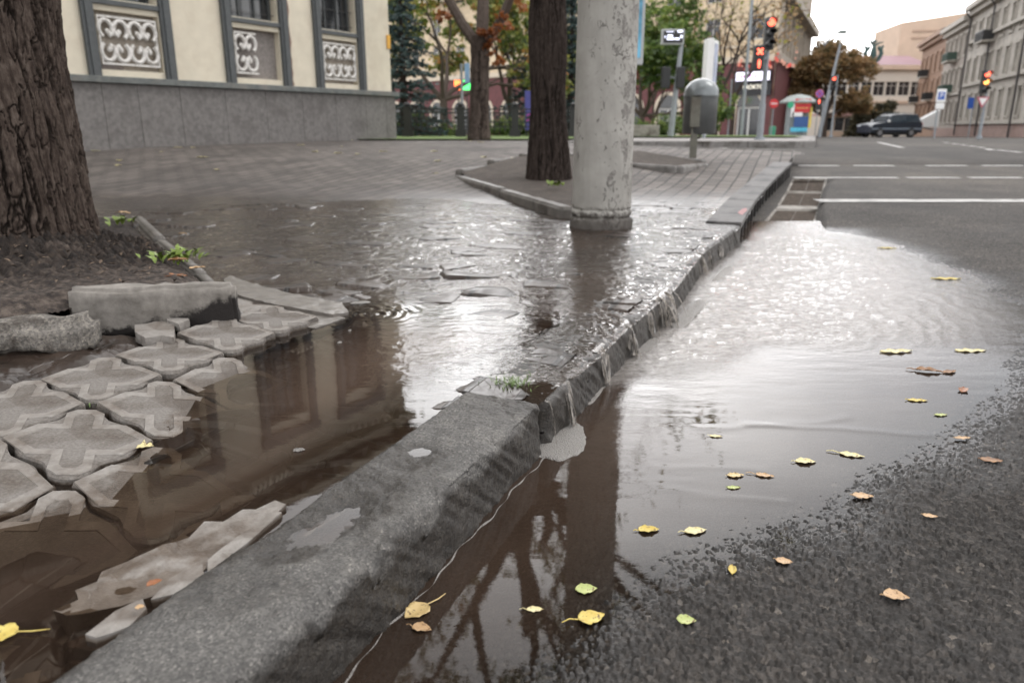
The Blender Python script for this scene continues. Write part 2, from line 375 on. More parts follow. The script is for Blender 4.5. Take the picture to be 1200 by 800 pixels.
# raised lip of displaced paving beyond the pit corner
for (u,v,a,r) in [(330,345,.016,.22),(385,352,.012,.16),(300,360,.014,.14),(560,340,.010,.12),(690,262,.006,.2),(420,350,.008,.1),(560,343,.008,.08),(190,262,.006,.3),(520,325,.010,.12),(330,240,.010,.35),(250,255,.008,.3)]:
    cx,cy=W(u,v,ZL);hb+=a*np.exp(-((X-cx)**2+((Y-cy)*1.0)**2)/r**2)
tb=sst(-.02,.05,tsd2)*(Y<2.75)
hb=hb*(1-tb)+(tile_h(X,Y)-.05+fbm(X*9,Y*9,4,29)*.012)*tb
MUDB=[W(*p,.12) for p in [(-60,420),(80,395),(170,395),(190,410),(130,425),(60,445),(-60,490)]]
msd=poly_sd(X,Y,MUDB);hb+=sst(-.06,.10,msd)*(.05+fbm(X*12,Y*12,4,33)*.016)*1.0
psoil=poly_sd(X,Y,PIT);hb=np.where(psoil>.03,hb-.15,hb)
wet=np.clip(sst(8.6,6.6,Y)+ .3*sst(10,7,Y)*fbm(X,Y,3,35),0,1);mud=np.clip(sst(-.06,.12,psd)*.95+sst(-.05,.05,msd)+tb*.85+zone*sst(.0,.5,fbm(X*1.7,Y*1.7,4,37))*.55,0,1)
keep=(X<KX(Y)-.07)
LIM=[(-50,13.05)]
Fq=gridf(*X.shape);kf=keep.ravel()[Fq].any(1)
o=npmesh('pavement',np.stack([X,Y,hb],-1).reshape(-1,3),Fq[kf],A_PAVE,attrs={'wet':wet,'mud':mud})
tag(o,'grey brick paved sidewalk, sunken and flooded near the kerb',kind='structure')
# pool water
Xw,Yw=tgrid(.25,7.9,800,-.98,.36,860)
psd=poly_sd(Xw,Yw,POOL);t2=line_side(Xw,Yw);ps=poly_sd(Xw,Yw,PIT)
hbw=np.interp(0,[0,1],[0,0])+0
# bed under the water sampled by nearest formula
sx=Xw*math.cos(R(20))-Yw*math.sin(R(20));sy=Xw*math.sin(R(20))+Yw*math.cos(R(20))
flow=sst(-.02,-.35,psd);wx=Xw+fbm(Xw*4,Yw*4,3,161)*.06;wy=Yw+fbm(Xw*4,Yw*4,3,171)*.06
rid=1-np.abs(fbm(wx*7,wy*15,4,181,.55));sm=1-np.abs(fbm(wx*22,wy*34,3,191))
onk=sst(-.30,-.14,Xw-KX(Yw))*sst(1.9,2.2,Yw)
upr=sst(3.0,3.6,Yw)*sst(7.6,5.6,Yw)
kt=sst(-.30,-.22,Xw-KX(Yw))*sst(1.97,1.90,Yw)
rampl=np.clip(flow*(.50+.60*upr)+onk*1.1+.35*sst(.45,.1,np.hypot(Xw-W(560,400,ZL)[0],(Yw-W(560,400,ZL)[1])*.7)),0,1.2)
rampl=rampl*(1-kt*.97)
Zw=ZL+rampl*(.0075*(rid-.75)+(.0036+.003*onk)*(sm-.75))+.00045*sst(-.6,-.1,psd)*fbm(Xw*8,Yw*26,3,195)*sst(1.7,3.0,Yw)+.00012*fbm(Xw*4,Yw*9,2,196)
for (u,v,a) in [(436,368,.0012),(430,362,.0008)]:
    cx,cy=W(u,v,ZL);d=np.hypot(Xw-cx,Yw-cy);Zw+=a*np.sin(d*150)*np.exp(-d/.09)
# the sheet drops to the lowered kerb stones
ed=KX(Yw)-Xw
Zw-=onk*.0035+.010*sst(.035,0,ed)*sst(1.9,2.1,Yw)
keepw=(Xw<KX(Yw)+.006)&(ps<.02)&~((t2>.22)&(Yw<2.7))
keepw&=~((Yw<1.98)&(Xw>KX(Yw)-.01))
Fq=gridf(*Xw.shape);kf=keepw.ravel()[Fq].all(1)
dp=.10+.88*sst(-.01,.30,psd)
dp=np.where(onk>.3,.05,dp);dp=np.maximum(dp,(.30+.35*sst(-.1,.4,fbm(Xw*1.3,Yw*1.3,3,199)))*flow)
dp=np.where(t2>-.30,np.minimum(dp,.10+ .85*sst(.0,-.30,t2)),dp)
W_PO=m_water('pool water',(.058,.039,.029),.38,(40,110),.02)
o=npmesh('water',np.stack([Xw,Yw,Zw],-1).reshape(-1,3),Fq[kf],W_PO,attrs={'depth':dp,'ripple':np.clip(rampl*1.0+.006,0,1),'air':0*onk})
tag(o,'muddy brown water pooled on the sunken pavement and running over the kerb',kind='structure')
# far part of the near pavement: one sheet cut along the side street
def pave_poly(name,poly,zf,mt,label,step=.9,kind='structure'):
    bm=bmesh.new();vs=[bm.verts.new((x,y,0)) for x,y in poly];bm.faces.new(vs)
    ys=sorted(set(list(np.arange(min(p[1] for p in poly),max(p[1] for p in poly),step))))
    for yy in ys[1:]:
        bmesh.ops.bisect_plane(bm,geom=bm.verts[:]+bm.edges[:]+bm.faces[:],plane_co=(0,yy,0),plane_no=(0,1,0))
    for v in bm.verts:v.co.z=float(zf(v.co.y))
    me=bpy.data.meshes.new(name);bm.normal_update();bm.to_mesh(me);bm.free()
    if me.polygons and me.polygons[0].normal.z<0: me.flip_normals()
    me.materials.append(mt);o=bpy.data.objects.new(name,me);link(o)
    return tag(o,label,kind=kind) if kind else o
PNEAR=[(-14,-1),(-14,17.2),(1.0,17.2),(1.05,15.6),(1.7,14.3),(2.7,13.45),(3.8,13.0),(4.7,12.45),(4.55,11.96),(KX(11.96)-.07,11.96),(-12.6,11.96),(-6.5,5.5),(-1.5,-1)]
pave_poly('pavement',PNEAR,lambda y:float(P(y)),A_PAVE,'grey brick paved sidewalk in front of the yellow building')
FARB=[(-60,17.25),(6.3,17.25),(6.9,17.6),(7.3,18.6),(23.9,61),(60,152),(-60,152)]
pave_poly('pavement',FARB,lambda y:GF(y),mat('far paving',(.22,.205,.195),.8,.12,8),'pale pavement across the side street',3)
# kerb strips on their edges
def strip_kerb(name,pts,zf,w,hh,label,mt):
    b=MB()
    for (a,c) in zip(pts[:-1],pts[1:]):
        d=(Vector(c)-Vector(a));nx=Vector((-d.y,d.x)).normalized()*w;L=d.length;k=max(1,int(L/1.0));
        for i in range(k):
            p=Vector(a)+d*(i/k);q=Vector(a)+d*((i+1)/k)-d.normalized()*.012
            zp,zq=zf(p.y),zf(q.y)
            b.add([(p.x,p.y,zp-hh),(q.x,q.y,zq-hh),(q.x+nx.x,q.y+nx.y,zq-hh),(p.x+nx.x,p.y+nx.y,zp-hh),(p.x,p.y,zp+.012),(q.x,q.y,zq+.012),(q.x+nx.x,q.y+nx.y,zq+.012),(p.x+nx.x,p.y+nx.y,zp+.012)],[(0,3,2,1),(4,5,6,7),(0,1,5,4),(1,2,6,5),(2,3,7,6),(3,0,4,7)])
    o=b.build(name,mt,bevel=.012);return tag(o,label,kind='structure')
M_kerbfar=mat('concrete kerb',(.20,.19,.18),.8,.25,7,.3,70,dirt=(.07,.06,.05))
strip_kerb('kerb',[(1.0,17.2),(1.05,15.6),(1.7,14.3),(2.7,13.45),(3.8,13.0),(4.62,12.6)],lambda y:float(P(y)),.13,.3,'concrete kerb where the pavement meets the side street',M_kerbfar)
strip_kerb('kerb',[(-7,17.25),(6.3,17.25),(6.9,17.6),(7.3,18.6),(23.9,61)],lambda y:GF(y),.15,.2,'kerb along the far side of the side street',M_kerbfar)
# lawns
M_grass=mat('lawn',(.10,.15,.035),.9,.35,4,.6,90,bd=.02)
for k,poly in enumerate([[(-8,17.8),(1.2,17.8),(2.2,22.5),(2.4,46),(-8,46)],[(3.6,27),(4.8,25.2),(9.5,25.2),(15,42),(10,44),(5,44)]]):
    pave_poly('lawn',poly,lambda y:GF(y)+.05,M_grass,['mown green lawn around the iron fence','grass verge behind the litter bin'][k],2)
# painted lines --------------------------------------------------
M_line=mat('road paint',(.40,.39,.375),.7,.15,30,.2,80,dirt=(.14,.135,.13),ds=5)
def paint(pts,w,name='road_marking',label='worn white road marking',dz=.006):
    b=MB();top=[]
    for (a,c) in zip(pts[:-1],pts[1:]):
        a=Vector(a);c=Vector(c);k=max(1,int((c-a).length/.5))
        for i in range(k+(c==Vector(pts[-1]))):top.append(a+(c-a)*(i/k))
    d0=None
    for i in range(len(top)-1):
        p,q=top[i],top[i+1];d=(q-p).normalized();nx=Vector((-d.y,d.x))*w/2
        def z(v):
            z0=float(G(v.y));return z0+(.045*(1-float(sst(9,12.1,np.float64(v.y)))) if v.y<12.2 else -.004)+dz
        b.quad(*[(v.x,v.y,z(v)) for v in (p-nx,q-nx,q+nx,p+nx)])
    return b.build(name,M_line)
S_=[]
def pl(label,segs,w):
    for s in segs:S_.append(tag(paint([W(u,v,z) for u,v,z in s],w),label,kind='structure'))
pl('solid white stop line across the avenue',[[(957,237,.07),(1230,237,.07)]],.24)
pl('worn white crossing dashes',[[(x,209.5,.13),(x+62,209.5,.13)] for x in (930,990,1062,1135)]+[[(x,195.5,.19),(x+48,195.5,.19)] for x in (935,1000,1085,1150)],.13)
pl('faint dashed white lines farther along the avenue',[[(1029,168,.27),(1040,172,.27),(1057,177,.27)]]+[[(1106+i*10,168+i*1.9,.28),(1112+i*10,169+i*1.9,.28)] for i in range(6)]+[[(1168,180,.25),(1196,182,.25)],[(845,177,.28),(872,173,.3)]],.13)
# ================================================================ kerb stones
def kerb_stone(p,q,w,ztop0,ztop1,label,name='kerb_stone',wetf=None,dips=(),nl=160,nw=46,rad=.03,rough=.004,group=None,zb=-.2,tilt=0):
    p=Vector(p);q=Vector(q);d=(q-p);L=d.length;d/=L;nrm=Vector((-d.y,d.x))
    # profile around the block: inner bottom, inner top, outer top (rounded), outer bottom
    prof=[];nt_=nw
    prof.append((w,zb));prof.append((w,-.06));prof.append((w,-.02));prof.append((w-.004,-.006))
    for t in np.linspace(0,1,nt_): prof.append((w-.012-(w-.012-rad)*t,0))
    for a in np.linspace(0,PI/2,8)[1:]: prof.append((rad-rad*math.sin(a),-rad+rad*math.cos(a)))
    for t in np.linspace(0,1,26)[1:]: prof.append((0-.012*t,-rad-(.2)*t))
    prof.append((-.012,zb))
    pr=np.array(prof);ts=np.linspace(0,L,nl)
    # rounded ends
    T,Pn=np.meshgrid(ts,pr[:,0],indexing='ij');_,Pz=np.meshgrid(ts,pr[:,1],indexing='ij')
    endr=np.minimum(T,L-T);er=np.clip(endr/.02,0,1);er=1-(1-er)**2
    Pn=np.where(Pn<rad,Pn+(1-er)*.02,Pn)
    x=p.x+d.x*T+nrm.x*Pn;y=p.y+d.y*T+nrm.y*Pn
    zt=ztop0+(ztop1-ztop0)*(T/L)
    z=zt+Pz-(1-er)*.02*(Pz>-.08)+tilt*Pn
    n1=fbm(x*9+z*6,y*9+z*13,5,301)*rough*1.5+fbm(x*55+z*40,y*55+z*60,3,311)*rough*.7
    top=(Pz>-.004)
    chip=sst(.12,.38,fbm(x*17+3,y*17,4,351))*np.clip(1-np.maximum(Pn-rad*.3,0)/.022,0,1)*(Pz>-.05);z=z+np.where(top,n1,0)-.011*chip;hor=np.where(~top,n1*1.4,0)
    hor=hor+np.where(Pz<-.03,(np.abs(fbm(T*55,z*22,4,321))-.25)*.006,0)
    x=x-nrm.x*hor;y=y-nrm.y*hor
    for (u,v,dep,r1) in dips:
        cx,cy=W(u,v,ztop0);dd=np.hypot((x-cx),(y-cy))
        z=z-np.where(top|(Pz>-.03),dep*np.exp(-(dd/r1)**2),0)
    wt=wetf(x,y,z,Pn,Pz,T) if wetf is not None else np.zeros_like(x)
    V=np.stack([x,y,z],-1).reshape(-1,3);Fq=gridf(*x.shape)
    o=npmesh(name,V,Fq[:,::-1],A_GRAN,attrs={'wet':wt})
    # end caps as short prisms
    for e in(0,nl-1):
        pass
    me=o.data;bm=bmesh.new();bm.from_mesh(me);lay=bm.verts.layers.float['wet'];bm.verts.ensure_lookup_table();m=len(pr)
    for e in(0,nl-1):
        try:
            f=bm.faces.new([bm.verts[e*m+j] for j in range(m)]);f.smooth=False
        except Exception: pass
    bmesh.ops.recalc_face_normals(bm,faces=bm.faces);bm.to_mesh(me);bm.free()
    return tag(o,label,'kerb stone',group or 'granite stones of the kerb')
def wet_near(x,y,z,Pn,Pz,T):
    f=fbm(x*14,y*14,4,331)*.5
    w=np.where(Pz<-.03,sst(.115,.085,z+f*.05+.02*sst(.9,.2,T)),0)+.7*sst(-.25,.15,fbm(x*6,y*6,4,333))*(Pz<-.02)
    w=w+.22+.35*sst(-.05,.3,fbm(x*4,y*4,4,339))
    for (u,v,r) in [(392,600,.09),(480,530,.07),(430,570,.07),(600,455,.10),(340,640,.06)]:
        cx,cy=W(u,v,.138);w=w+sst(1.3,.5,np.hypot(x-cx,y-cy)/r+f)
    w=w+.45*sst(.05,.3,fbm(x*5,y*5,4,337))*(T>.9)
    w=w+sst(.03,.0,np.abs(Pn-.21))*.7*sst(-.2,.2,f)
    return np.clip(w,0,1)
kerb_stone(NEAR0,NEAR1,.215,.146,.136,'long dry granite kerb stone nearest the viewer, its face rising from brown water',wetf=wet_near,dips=[(372,616,.020,.075),(408,588,.015,.045),(474,540,.014,.034),(492,520,.013,.04),(452,566,.009,.02)],nl=520,nw=90,rad=.018,rough=.0052)
def wet_all(x,y,z,Pn,Pz,T): return np.clip(.95+fbm(x*10,y*10,3,341)*.3,0,1)
ke=[(NEAR1[0]+.012,NEAR1[1]+.03)]+S_EDGE[1:]
ks=['dark wet kerb stone next after the long dry one, glittering under the overflow','short kerb stone with the strongest white waterfall over its edge','pale shining kerb stone under a thin sheet of water','last flooded kerb stone before the black inlet kerb']
for i in range(4):
    a=Vector(ke[i]);b_=Vector(ke[i+1]);d=(b_-a).normalized()
    kerb_stone(a+d*.006,b_-d*.008,.25,[.123,.121,.121,.123][i],[.117,.119,.119,.125][i],ks[i],wetf=wet_all,nl=200,nw=50,rad=.022,rough=.0052)
# black inlet kerb with hollow face: box frames
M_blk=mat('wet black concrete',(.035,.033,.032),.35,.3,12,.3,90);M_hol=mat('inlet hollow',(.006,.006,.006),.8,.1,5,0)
M_ledge=mat('painted inlet top',(.10,.095,.092),.65,.25,14,.2,90,dirt=(.03,.028,.028));M_redp=mat('red paint stain',(.22,.045,.045),.5,.3,40,.1,90)
il=['first black kerb inlet beside the drain grate, with a red paint smear on top','second black kerb inlet, next along from the red smeared one','third black kerb inlet, midway along the drain','fourth black kerb inlet, near the far end of the drain','fifth and farthest black kerb inlet']
for i in range(5):
    a=Vector(INLET[i]);c=Vector(INLET[i+1]);d=c-a;L=d.length;ang=math.atan2(d.y,d.x);z0=float(P(a.y))+.022;z1=float(P(c.y))+.022
    t=thing('kerb_inlet',il[i],'kerb inlet',(a.x,a.y,0),ang,'black kerb inlets')
    def sh(x): return z0+(z1-z0)*x/L
    b=MB();x0,x1=.012,L-.012
    b.add([(x0,0,sh(x0)-.04),(x1,0,sh(x1)-.04),(x1,.25,sh(x1)-.04),(x0,.25,sh(x0)-.04),(x0,0,sh(x0)),(x1,0,sh(x1)),(x1,.25,sh(x1)),(x0,.25,sh(x0))],[(0,3,2,1),(4,5,6,7),(0,1,5,4),(1,2,6,5),(2,3,7,6),(3,0,4,7)])
    b.build('top_slab',M_ledge,t,bevel=.008)
    n=4
    for k in range(n+1):
        b=MB();xx=x0+(x1-x0-.04)*k/n;b.box(xx,xx+.04,.012,.2,-.15,sh(xx)-.041)
        b.build('upright',M_blk,t)
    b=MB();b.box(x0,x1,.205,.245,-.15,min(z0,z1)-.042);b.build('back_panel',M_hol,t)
    if i==0:
        b=MB();pts=[(.45,.03),(.8,.015),(.98,.03),(.9,.06),(.6,.075)];b.prism([(x,y) for x,y in pts],0,.0015)
        b.v=[(x,y,z+sh(x)+.0005) for x,y,z in b.v];b.build('paint_smear',M_redp,t)
# drain grates (two cast gratings between concrete slabs)
M_rust=mat('rusty iron',(.085,.066,.052),.6,.4,20,.4,120,metal=.3);M_conc=mat('worn concrete',(.27,.25,.225),.8,.25,9,.4,80,dirt=(.08,.065,.05))
def lerp2(a,b,t): return (a[0]+(b[0]-a[0])*t,a[1]+(b[1]-a[1])*t)
DL=[Vector(DR[0]),Vector(DR[3])];DRr=[Vector(DR[1]),Vector(DR[2])]
def drain(t0,t1,label,slab):
    A=DL[0].lerp(DL[1],t0);B=DRr[0].lerp(DRr[1],t0);C=DRr[0].lerp(DRr[1],t1);D=DL[0].lerp(DL[1],t1)
    z0=gut(A.y)-.012;z1=gut(D.y)-.012;o=(A+B)/2;ang=math.atan2((B-A).y,(B-A).x);w=(B-A).length;h=((D+C)/2-o).length
    if slab:
        b=MB();b.add([(A.x,A.y,z0-.1),(B.x,B.y,z0-.1),(C.x,C.y,z1-.1),(D.x,D.y,z1-.1),(A.x,A.y,z0+.02),(B.x,B.y,z0+.02),(C.x,C.y,z1+.02),(D.x,D.y,z1+.02)],[(0,3,2,1),(4,5,6,7),(0,1,5,4),(1,2,6,5),(2,3,7,6),(3,0,4,7)])
        return tag(b.build('drain_slab',M_conc,bevel=.01),label,'slab')
    t=thing('drain_grate',label,'drain grate',(A.x,A.y,z0),0,'drain grates in the gutter')
    def L(u,v): p=(A.lerp(B,u)).lerp(D.lerp(C,u),v);return (p.x-A.x,p.y-A.y,(z1-z0)*v)
    b=MB()
    for (ua,va,ub,vb) in [(0,.0,0,1),(1,0,1,1),(0,0,1,0),(0,1,1,1)]:
        p=Vector(L(ua,va));q=Vector(L(ub,vb));b.tube([p,q],.024,4)
    b.build('frame',M_conc,t)
    n=max(6,int(h/.10));b=MB()
    for k in range(1,n): b.tube([L(.04,k/n),L(.96,k/n)],.012,4)
    b.tube([L(.5,.02),L(.5,.98)],.012,4);b.build('bars',M_rust,t)
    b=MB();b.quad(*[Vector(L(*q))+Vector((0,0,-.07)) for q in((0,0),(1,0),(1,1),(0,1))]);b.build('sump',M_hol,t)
drain(.06,.46,'nearest rusty drain grate, half under the flood water',False)
drain(.465,.515,'pale concrete slab between two drain grates',True)
drain(.52,.77,'middle rusty drain grate past the pale slab',False)
drain(.78,1.0,'farthest rusty drain grate, at the end of the black inlets',False)
# ================================================================ overflow over the kerb edge
def m_fall():
    m,n,l,b,o=nt('falling water');n.remove(b);co=coord(n)
    tr=n.new('ShaderNodeBsdfTransparent');tr.inputs[0].default_value=(.93,.91,.88,1)
    df=n.new('ShaderNodeBsdfDiffuse');df.inputs[0].default_value=(.45,.41,.37,1)
    gl=n.new('ShaderNodeBsdfGlossy');gl.inputs['Roughness'].default_value=.08
    f=ramp(n,l,noise(n,l,co,90,4,.6,(1,1,.22)),[(.42,(0,0,0)),(.66,(.75,.75,.75))])
    a=n.new('ShaderNodeMixShader');l.new(f,a.inputs[0]);l.new(tr.outputs[0],a.inputs[1]);l.new(df.outputs[0],a.inputs[2])
    fr=n.new('ShaderNodeFresnel');fr.inputs[0].default_value=1.4
    c=n.new('ShaderNodeMixShader');l.new(fr.outputs[0],c.inputs[0]);l.new(a.outputs[0],c.inputs[1]);l.new(gl.outputs[0],c.inputs[2]);l.new(c.outputs[0],o.inputs['Surface']);return m
M_fall=m_fall()
rs=random.Random(5);b=MB()
def along(t):
    pts=[Vector(p) for p in ([S_EDGE[0]]+S_EDGE[1:])];Ls=[(q-p).length for p,q in zip(pts,pts[1:])];s=t*sum(Ls)
    for p,q,L_ in zip(pts,pts[1:],Ls):
        if s<=L_: return p+(q-p)*(s/L_),(q-p).normalized()
        s-=L_
    return pts[-1],(pts[-1]-pts[-2]).normalized()
tot=[W(785,345,.118)]
def stream(c,d,out,th,z0=.121,wd=1.0):
    nx=Vector((d.y,-d.x));w=rs.uniform(-.015,.015)
    pts=[];rr=[]
    for k in range(9):
        q=k/8;o=-.02+.028*q**.5+out*q;z=z0-.124*q**1.7
        p=c+nx*o+d*(w*q+rs.uniform(-.002,.002));pts.append((p.x,p.y,z+.002));rr.append(th*(1-.35*q)*(1+rs.uniform(-.25,.25)))
    b.tube(pts,rr,6)
for k in range(5):
    t=rs.random();c,d=along(t)
    stream(c,d,rs.uniform(.0,.012),rs.uniform(.0012,.0035))
for (u,v,nst,sp,out,th) in [(786,345,34,.075,.055,.0042),(768,362,8,.05,.035,.0032),(745,381,9,.022,.035,.0036),(826,297,9,.03,.04,.0035),(833,291,4,.02,.02,.003),(700,425,4,.02,.02,.0028),(672,452,6,.03,.015,.0026),(850,280,4,.05,.02,.003)]:
    cx,cy=W(u,v,.118);cc=Vector((cx,cy))
    # snap to the edge line
    best=min((( along(i/400)[0]-cc).length,i/400) for i in range(401))
    for k in range(int(nst*.16)):
        c,d=along(min(1,max(0,best[1]+rs.gauss(0,sp)/4.3)));stream(c,d,out*rs.uniform(.5,1.3),th*rs.uniform(.5,1.3))
def curtain(t0,wid,out,seed,hang=1.0):
    n,m=22,14;V=[]
    r2=random.Random(seed);ph=[r2.uniform(0,6.28) for _ in range(6)]
    for i in range(n+1):
        q=i/n;c,d=along(min(1,max(0,t0+(q-.5)*wid/4.3)));nx=Vector((d.y,-d.x));env=math.sin(PI*q)**.6
        ow=out*env*(.7+.3*math.sin(q*9+ph[0]))
        for j in range(m+1):
            s_=j/m*(hang*(.75+.25*env));o_=-.03+.038*s_**.5+ow*s_+.0035*math.sin(q*31+ph[1]+s_*2)*s_+.002*math.sin(q*67+ph[2])*s_
            p=c+nx*o_+d*(.012*s_*math.sin(q*11+ph[3])-(q-.5)*wid*.25*s_);V.append((p.x,p.y,.1225-.122*s_**1.7))
    b.add(V,[(i*(m+1)+j,(i+1)*(m+1)+j,(i+1)*(m+1)+j+1,i*(m+1)+j+1) for i in range(n) for j in range(m)])
def snap(u,v):
    cc=Vector(W(u,v,.118));return min(((along(i/400)[0]-cc).length,i/400) for i in range(401))[1]
for k,(u,v,wd,out) in enumerate([(787,344,.20,.06),(780,350,.12,.045),(768,362,.10,.02),(745,381,.10,.03),(826,297,.09,.045),(835,290,.08,.02),(672,452,.08,.010),(715,410,.12,.006),(850,281,.2,.01)]):
    curtain(snap(u,v),wd,out,k)
tag(b.build('water_fall',M_fall,smooth=True),'thin streams of water spilling over the flooded kerb edge',None,kind='stuff')
# ================================================================ foam
def blob(cx,cy,z,rx,ry,rot,label,name='foam_patch',hh=.004,seed=1,n=48,rings=10,out=None):
    V=[];cs,sn=math.cos(rot),math.sin(rot)
    for i in range(rings+1):
        r=i/rings
        for j in range(n):
            a=2*PI*j/n
            if out: rr=out(a)
            else: rr=1+.16*math.sin(2*a+seed)+.10*math.sin(3*a+seed*2.3)+.06*math.sin(7*a+seed)
            x=rx*r*rr*math.cos(a);y=ry*r*rr*math.sin(a)
            V.append((cx+x*cs-y*sn,cy+x*sn+y*cs,z+hh*(1-r**5)+.0006*math.sin(i*9.1+j*5.3)))
    Fs=[(i*n+j,i*n+(j+1)%n,(i+1)*n+(j+1)%n,(i+1)*n+j) for i in range(rings) for j in range(n)]
    o=npmesh(name,V,np.array(Fs),M_foam);return tag(o,label,None,None,'stuff')
FP=[W(*p,0) for p in [(606,540),(636,520),(652,482),(672,486),(692,510),(694,532),(676,546),(645,545)]]
def froth(px,z,name,label,seed,h=.004,amp=.006):
    pts=[Vector(W(*p,0)) for p in px];n=len(pts);out=[];rr=np.random.RandomState(seed)
    for i in range(n):
        p0,p1,p2,p3=pts[i-1],pts[i],pts[(i+1)%n],pts[(i+2)%n]
        for k in range(14):
            t=k/14;q=.5*((2*p1)+(-p0+p2)*t+(2*p0-5*p1+4*p2-p3)*t*t+(-p0+3*p1-3*p2+p3)*t**3);out.append(q)
    c=sum(out,Vector((0,0)))/len(out);m=len(out);V=[]
    for r_ in (1.0,.985,.96,.8,.6,.4,.2):
        for i,q in enumerate(out):
            d=q-c;nn=d.normalized();w=float(fbm(np.array([q.x*60.]),np.array([q.y*60.]),3,seed)[0])*amp*(r_**3)
            e=d*r_+nn*w;V.append((c.x+e.x,c.y+e.y,z+(-.003 if r_==1.0 else h*(.55 if r_==.985 else 1))+float(fbm(np.array([e.x*90+5]),np.array([e.y*90.]),2,seed+3)[0])*.0012))
    V.append((c.x,c.y,z+h))
    Fs=[(k*m+i,k*m+(i+1)%m,(k+1)*m+(i+1)%m,(k+1)*m+i) for k in range(6) for i in range(m)]
    b=MB();b.add(V,Fs+[(6*m+i,6*m+(i+1)%m,7*m) for i in range(m)]);return tag(b.build(name,M_foam,smooth=True),label,None,None,'stuff')
froth([(600,545),(622,531),(640,512),(650,488),(660,480),(668,491),(682,500),(687,516),(681,531),(668,536),(655,541),(630,536)],0,'foam','flat patch of grey bubbly foam against the end of the dry kerb stone',3)
froth([(684,470),(700,452),(712,438),(716,442),(706,458),(692,474)],0,'foam','short smear of foam along the flooded kerb foot',5,.003)
froth([(786,383),(800,368),(818,352),(826,356),(815,372),(800,386)],0,'foam','white froth where the strongest spill lands',6,.006,.014)
froth([(745,412),(755,402),(768,396),(772,402),(760,412)],0,'foam','small froth below the second spill',7,.004,.010)
froth([(834,330),(845,318),(856,312),(858,318),(848,328)],0,'foam','small froth below the far spill',8,.004,.012)
# foam line along the near stone
b=MB();pts=[];rr=[]
p0=Vector(NEAR0);p1=Vector(NEAR1);d=(p1-p0).normalized();nn=Vector((d.y,-d.x));L=(p1-p0).length
for i in range(180):
    s=L*i/179;wv=.016+.004*math.sin(s*23)+.0025*math.sin(s*71+1)
    p=p0+d*s+nn*wv;pts.append((p.x,p.y,.0002));rr.append(.0012+.0007*math.sin(s*37)+.0005*math.sin(s*91))
b.tube(pts,rr,6);tag(b.build('foam',M_foam,smooth=True),'thin white line of foam along the foot of the dry kerb stone',None,None,'stuff')
for k,(u,v,sx_,lab) in enumerate([(350,528,.012,0),(562,342,.07,1),(423,355,.035,2),(205,226,.28,3),(530,300,.05,4),(398,402,.010,5),(410,388,.009,6),(440,545,.008,7),(500,640,.01,8)]):
    if k in(8,):continue
    cx,cy=W(u,v,ZL);blob(cx,cy,ZL+.0015,sx_,sx_*(.55 if sx_<.2 else .28),.2*k,['white fleck of foam alone in the calm muddy pool','pale foam patch on the pool below the concrete pole','foam patch at the tip of the broken paving','long white foam along the sunken edge beside the big tree','small foam patch in the ripples left of the concrete pole','foam fleck below the tip of the broken paving','tiny foam fleck nearest the broken paving tip','tiny foam fleck by the inner edge of the kerb'][k],'foam',.004,k)
# ================================================================ figured paving tiles
def m_tile(name,c0,c1,sc,bs):
    m,n,l,b,o=nt(name);co=coord(n)
    c=ramp(n,l,noise(n,l,co,sc,5,.6),[(.3,c0),(.7,c1)])
    st=ramp(n,l,noise(n,l,co,7,6,.65),[(.36,(.50,.44,.39)),(.58,(1,1,1))]);c=mix(n,l,1.0,c,st,'MULTIPLY')
    g=n.new('ShaderNodeNewGeometry');sx=n.new('ShaderNodeSeparateXYZ');l.new(g.outputs['Position'],sx.inputs[0])
    nz=noise(n,l,g.outputs['Position'],16,5,.65)
    h=math_(n,l,'MULTIPLY_ADD',nz,-.022,sx.outputs[2]);w=n.new('ShaderNodeMapRange');w.inputs['From Min'].default_value=ZL-.004;w.inputs['From Max'].default_value=ZL-.008;l.new(h,w.inputs[0])
    c=mix(n,l,w.outputs[0],c,mix(n,l,1.0,c,(.55,.48,.42),'MULTIPLY'));l.new(c,b.inputs[0])
    l.new(math_(n,l,'MULTIPLY_ADD',w.outputs[0],-.5,.85),b.inputs['Roughness'])
    bump(n,l,b,noise(n,l,co,bs,5,.6),.5,.003);return m
M_tile=m_tile('tile border',(.20,.184,.168),(.285,.266,.245),40,160);M_tin=m_tile('tile speckle',(.125,.114,.103),(.225,.207,.19),150,230)
AX=(S1+S2)/2;BX=(S2-S1)/2
QO=[(.955,.045),(.86,.075),(.77,.14),(.72,.29),(.66,.40),(.5,.5),(.34,.60),(.28,.71),(.23,.86),(.14,.925),(.045,.955)]
QI=[(.74,.0),(.46,.28),(.13,.28),(.13,.64),(.07,.73)]
QB=[(.89,.0),(.55,.395),(.245,.41),(.245,.74),(.12,.86)]
def four(Q,tip=False):
    q1=list(Q);q2=[(-p,q) for p,q in Q][::-1];q3=[(-p,-q) for p,q in Q];q4=[(p,-q) for p,q in Q][::-1]
    if tip: q2=q2[:-1]+[Q[0] and (-Q[0][0],0)];q3=q3[1:];q4=q4[:-1]
    return q1+q2+q3+q4
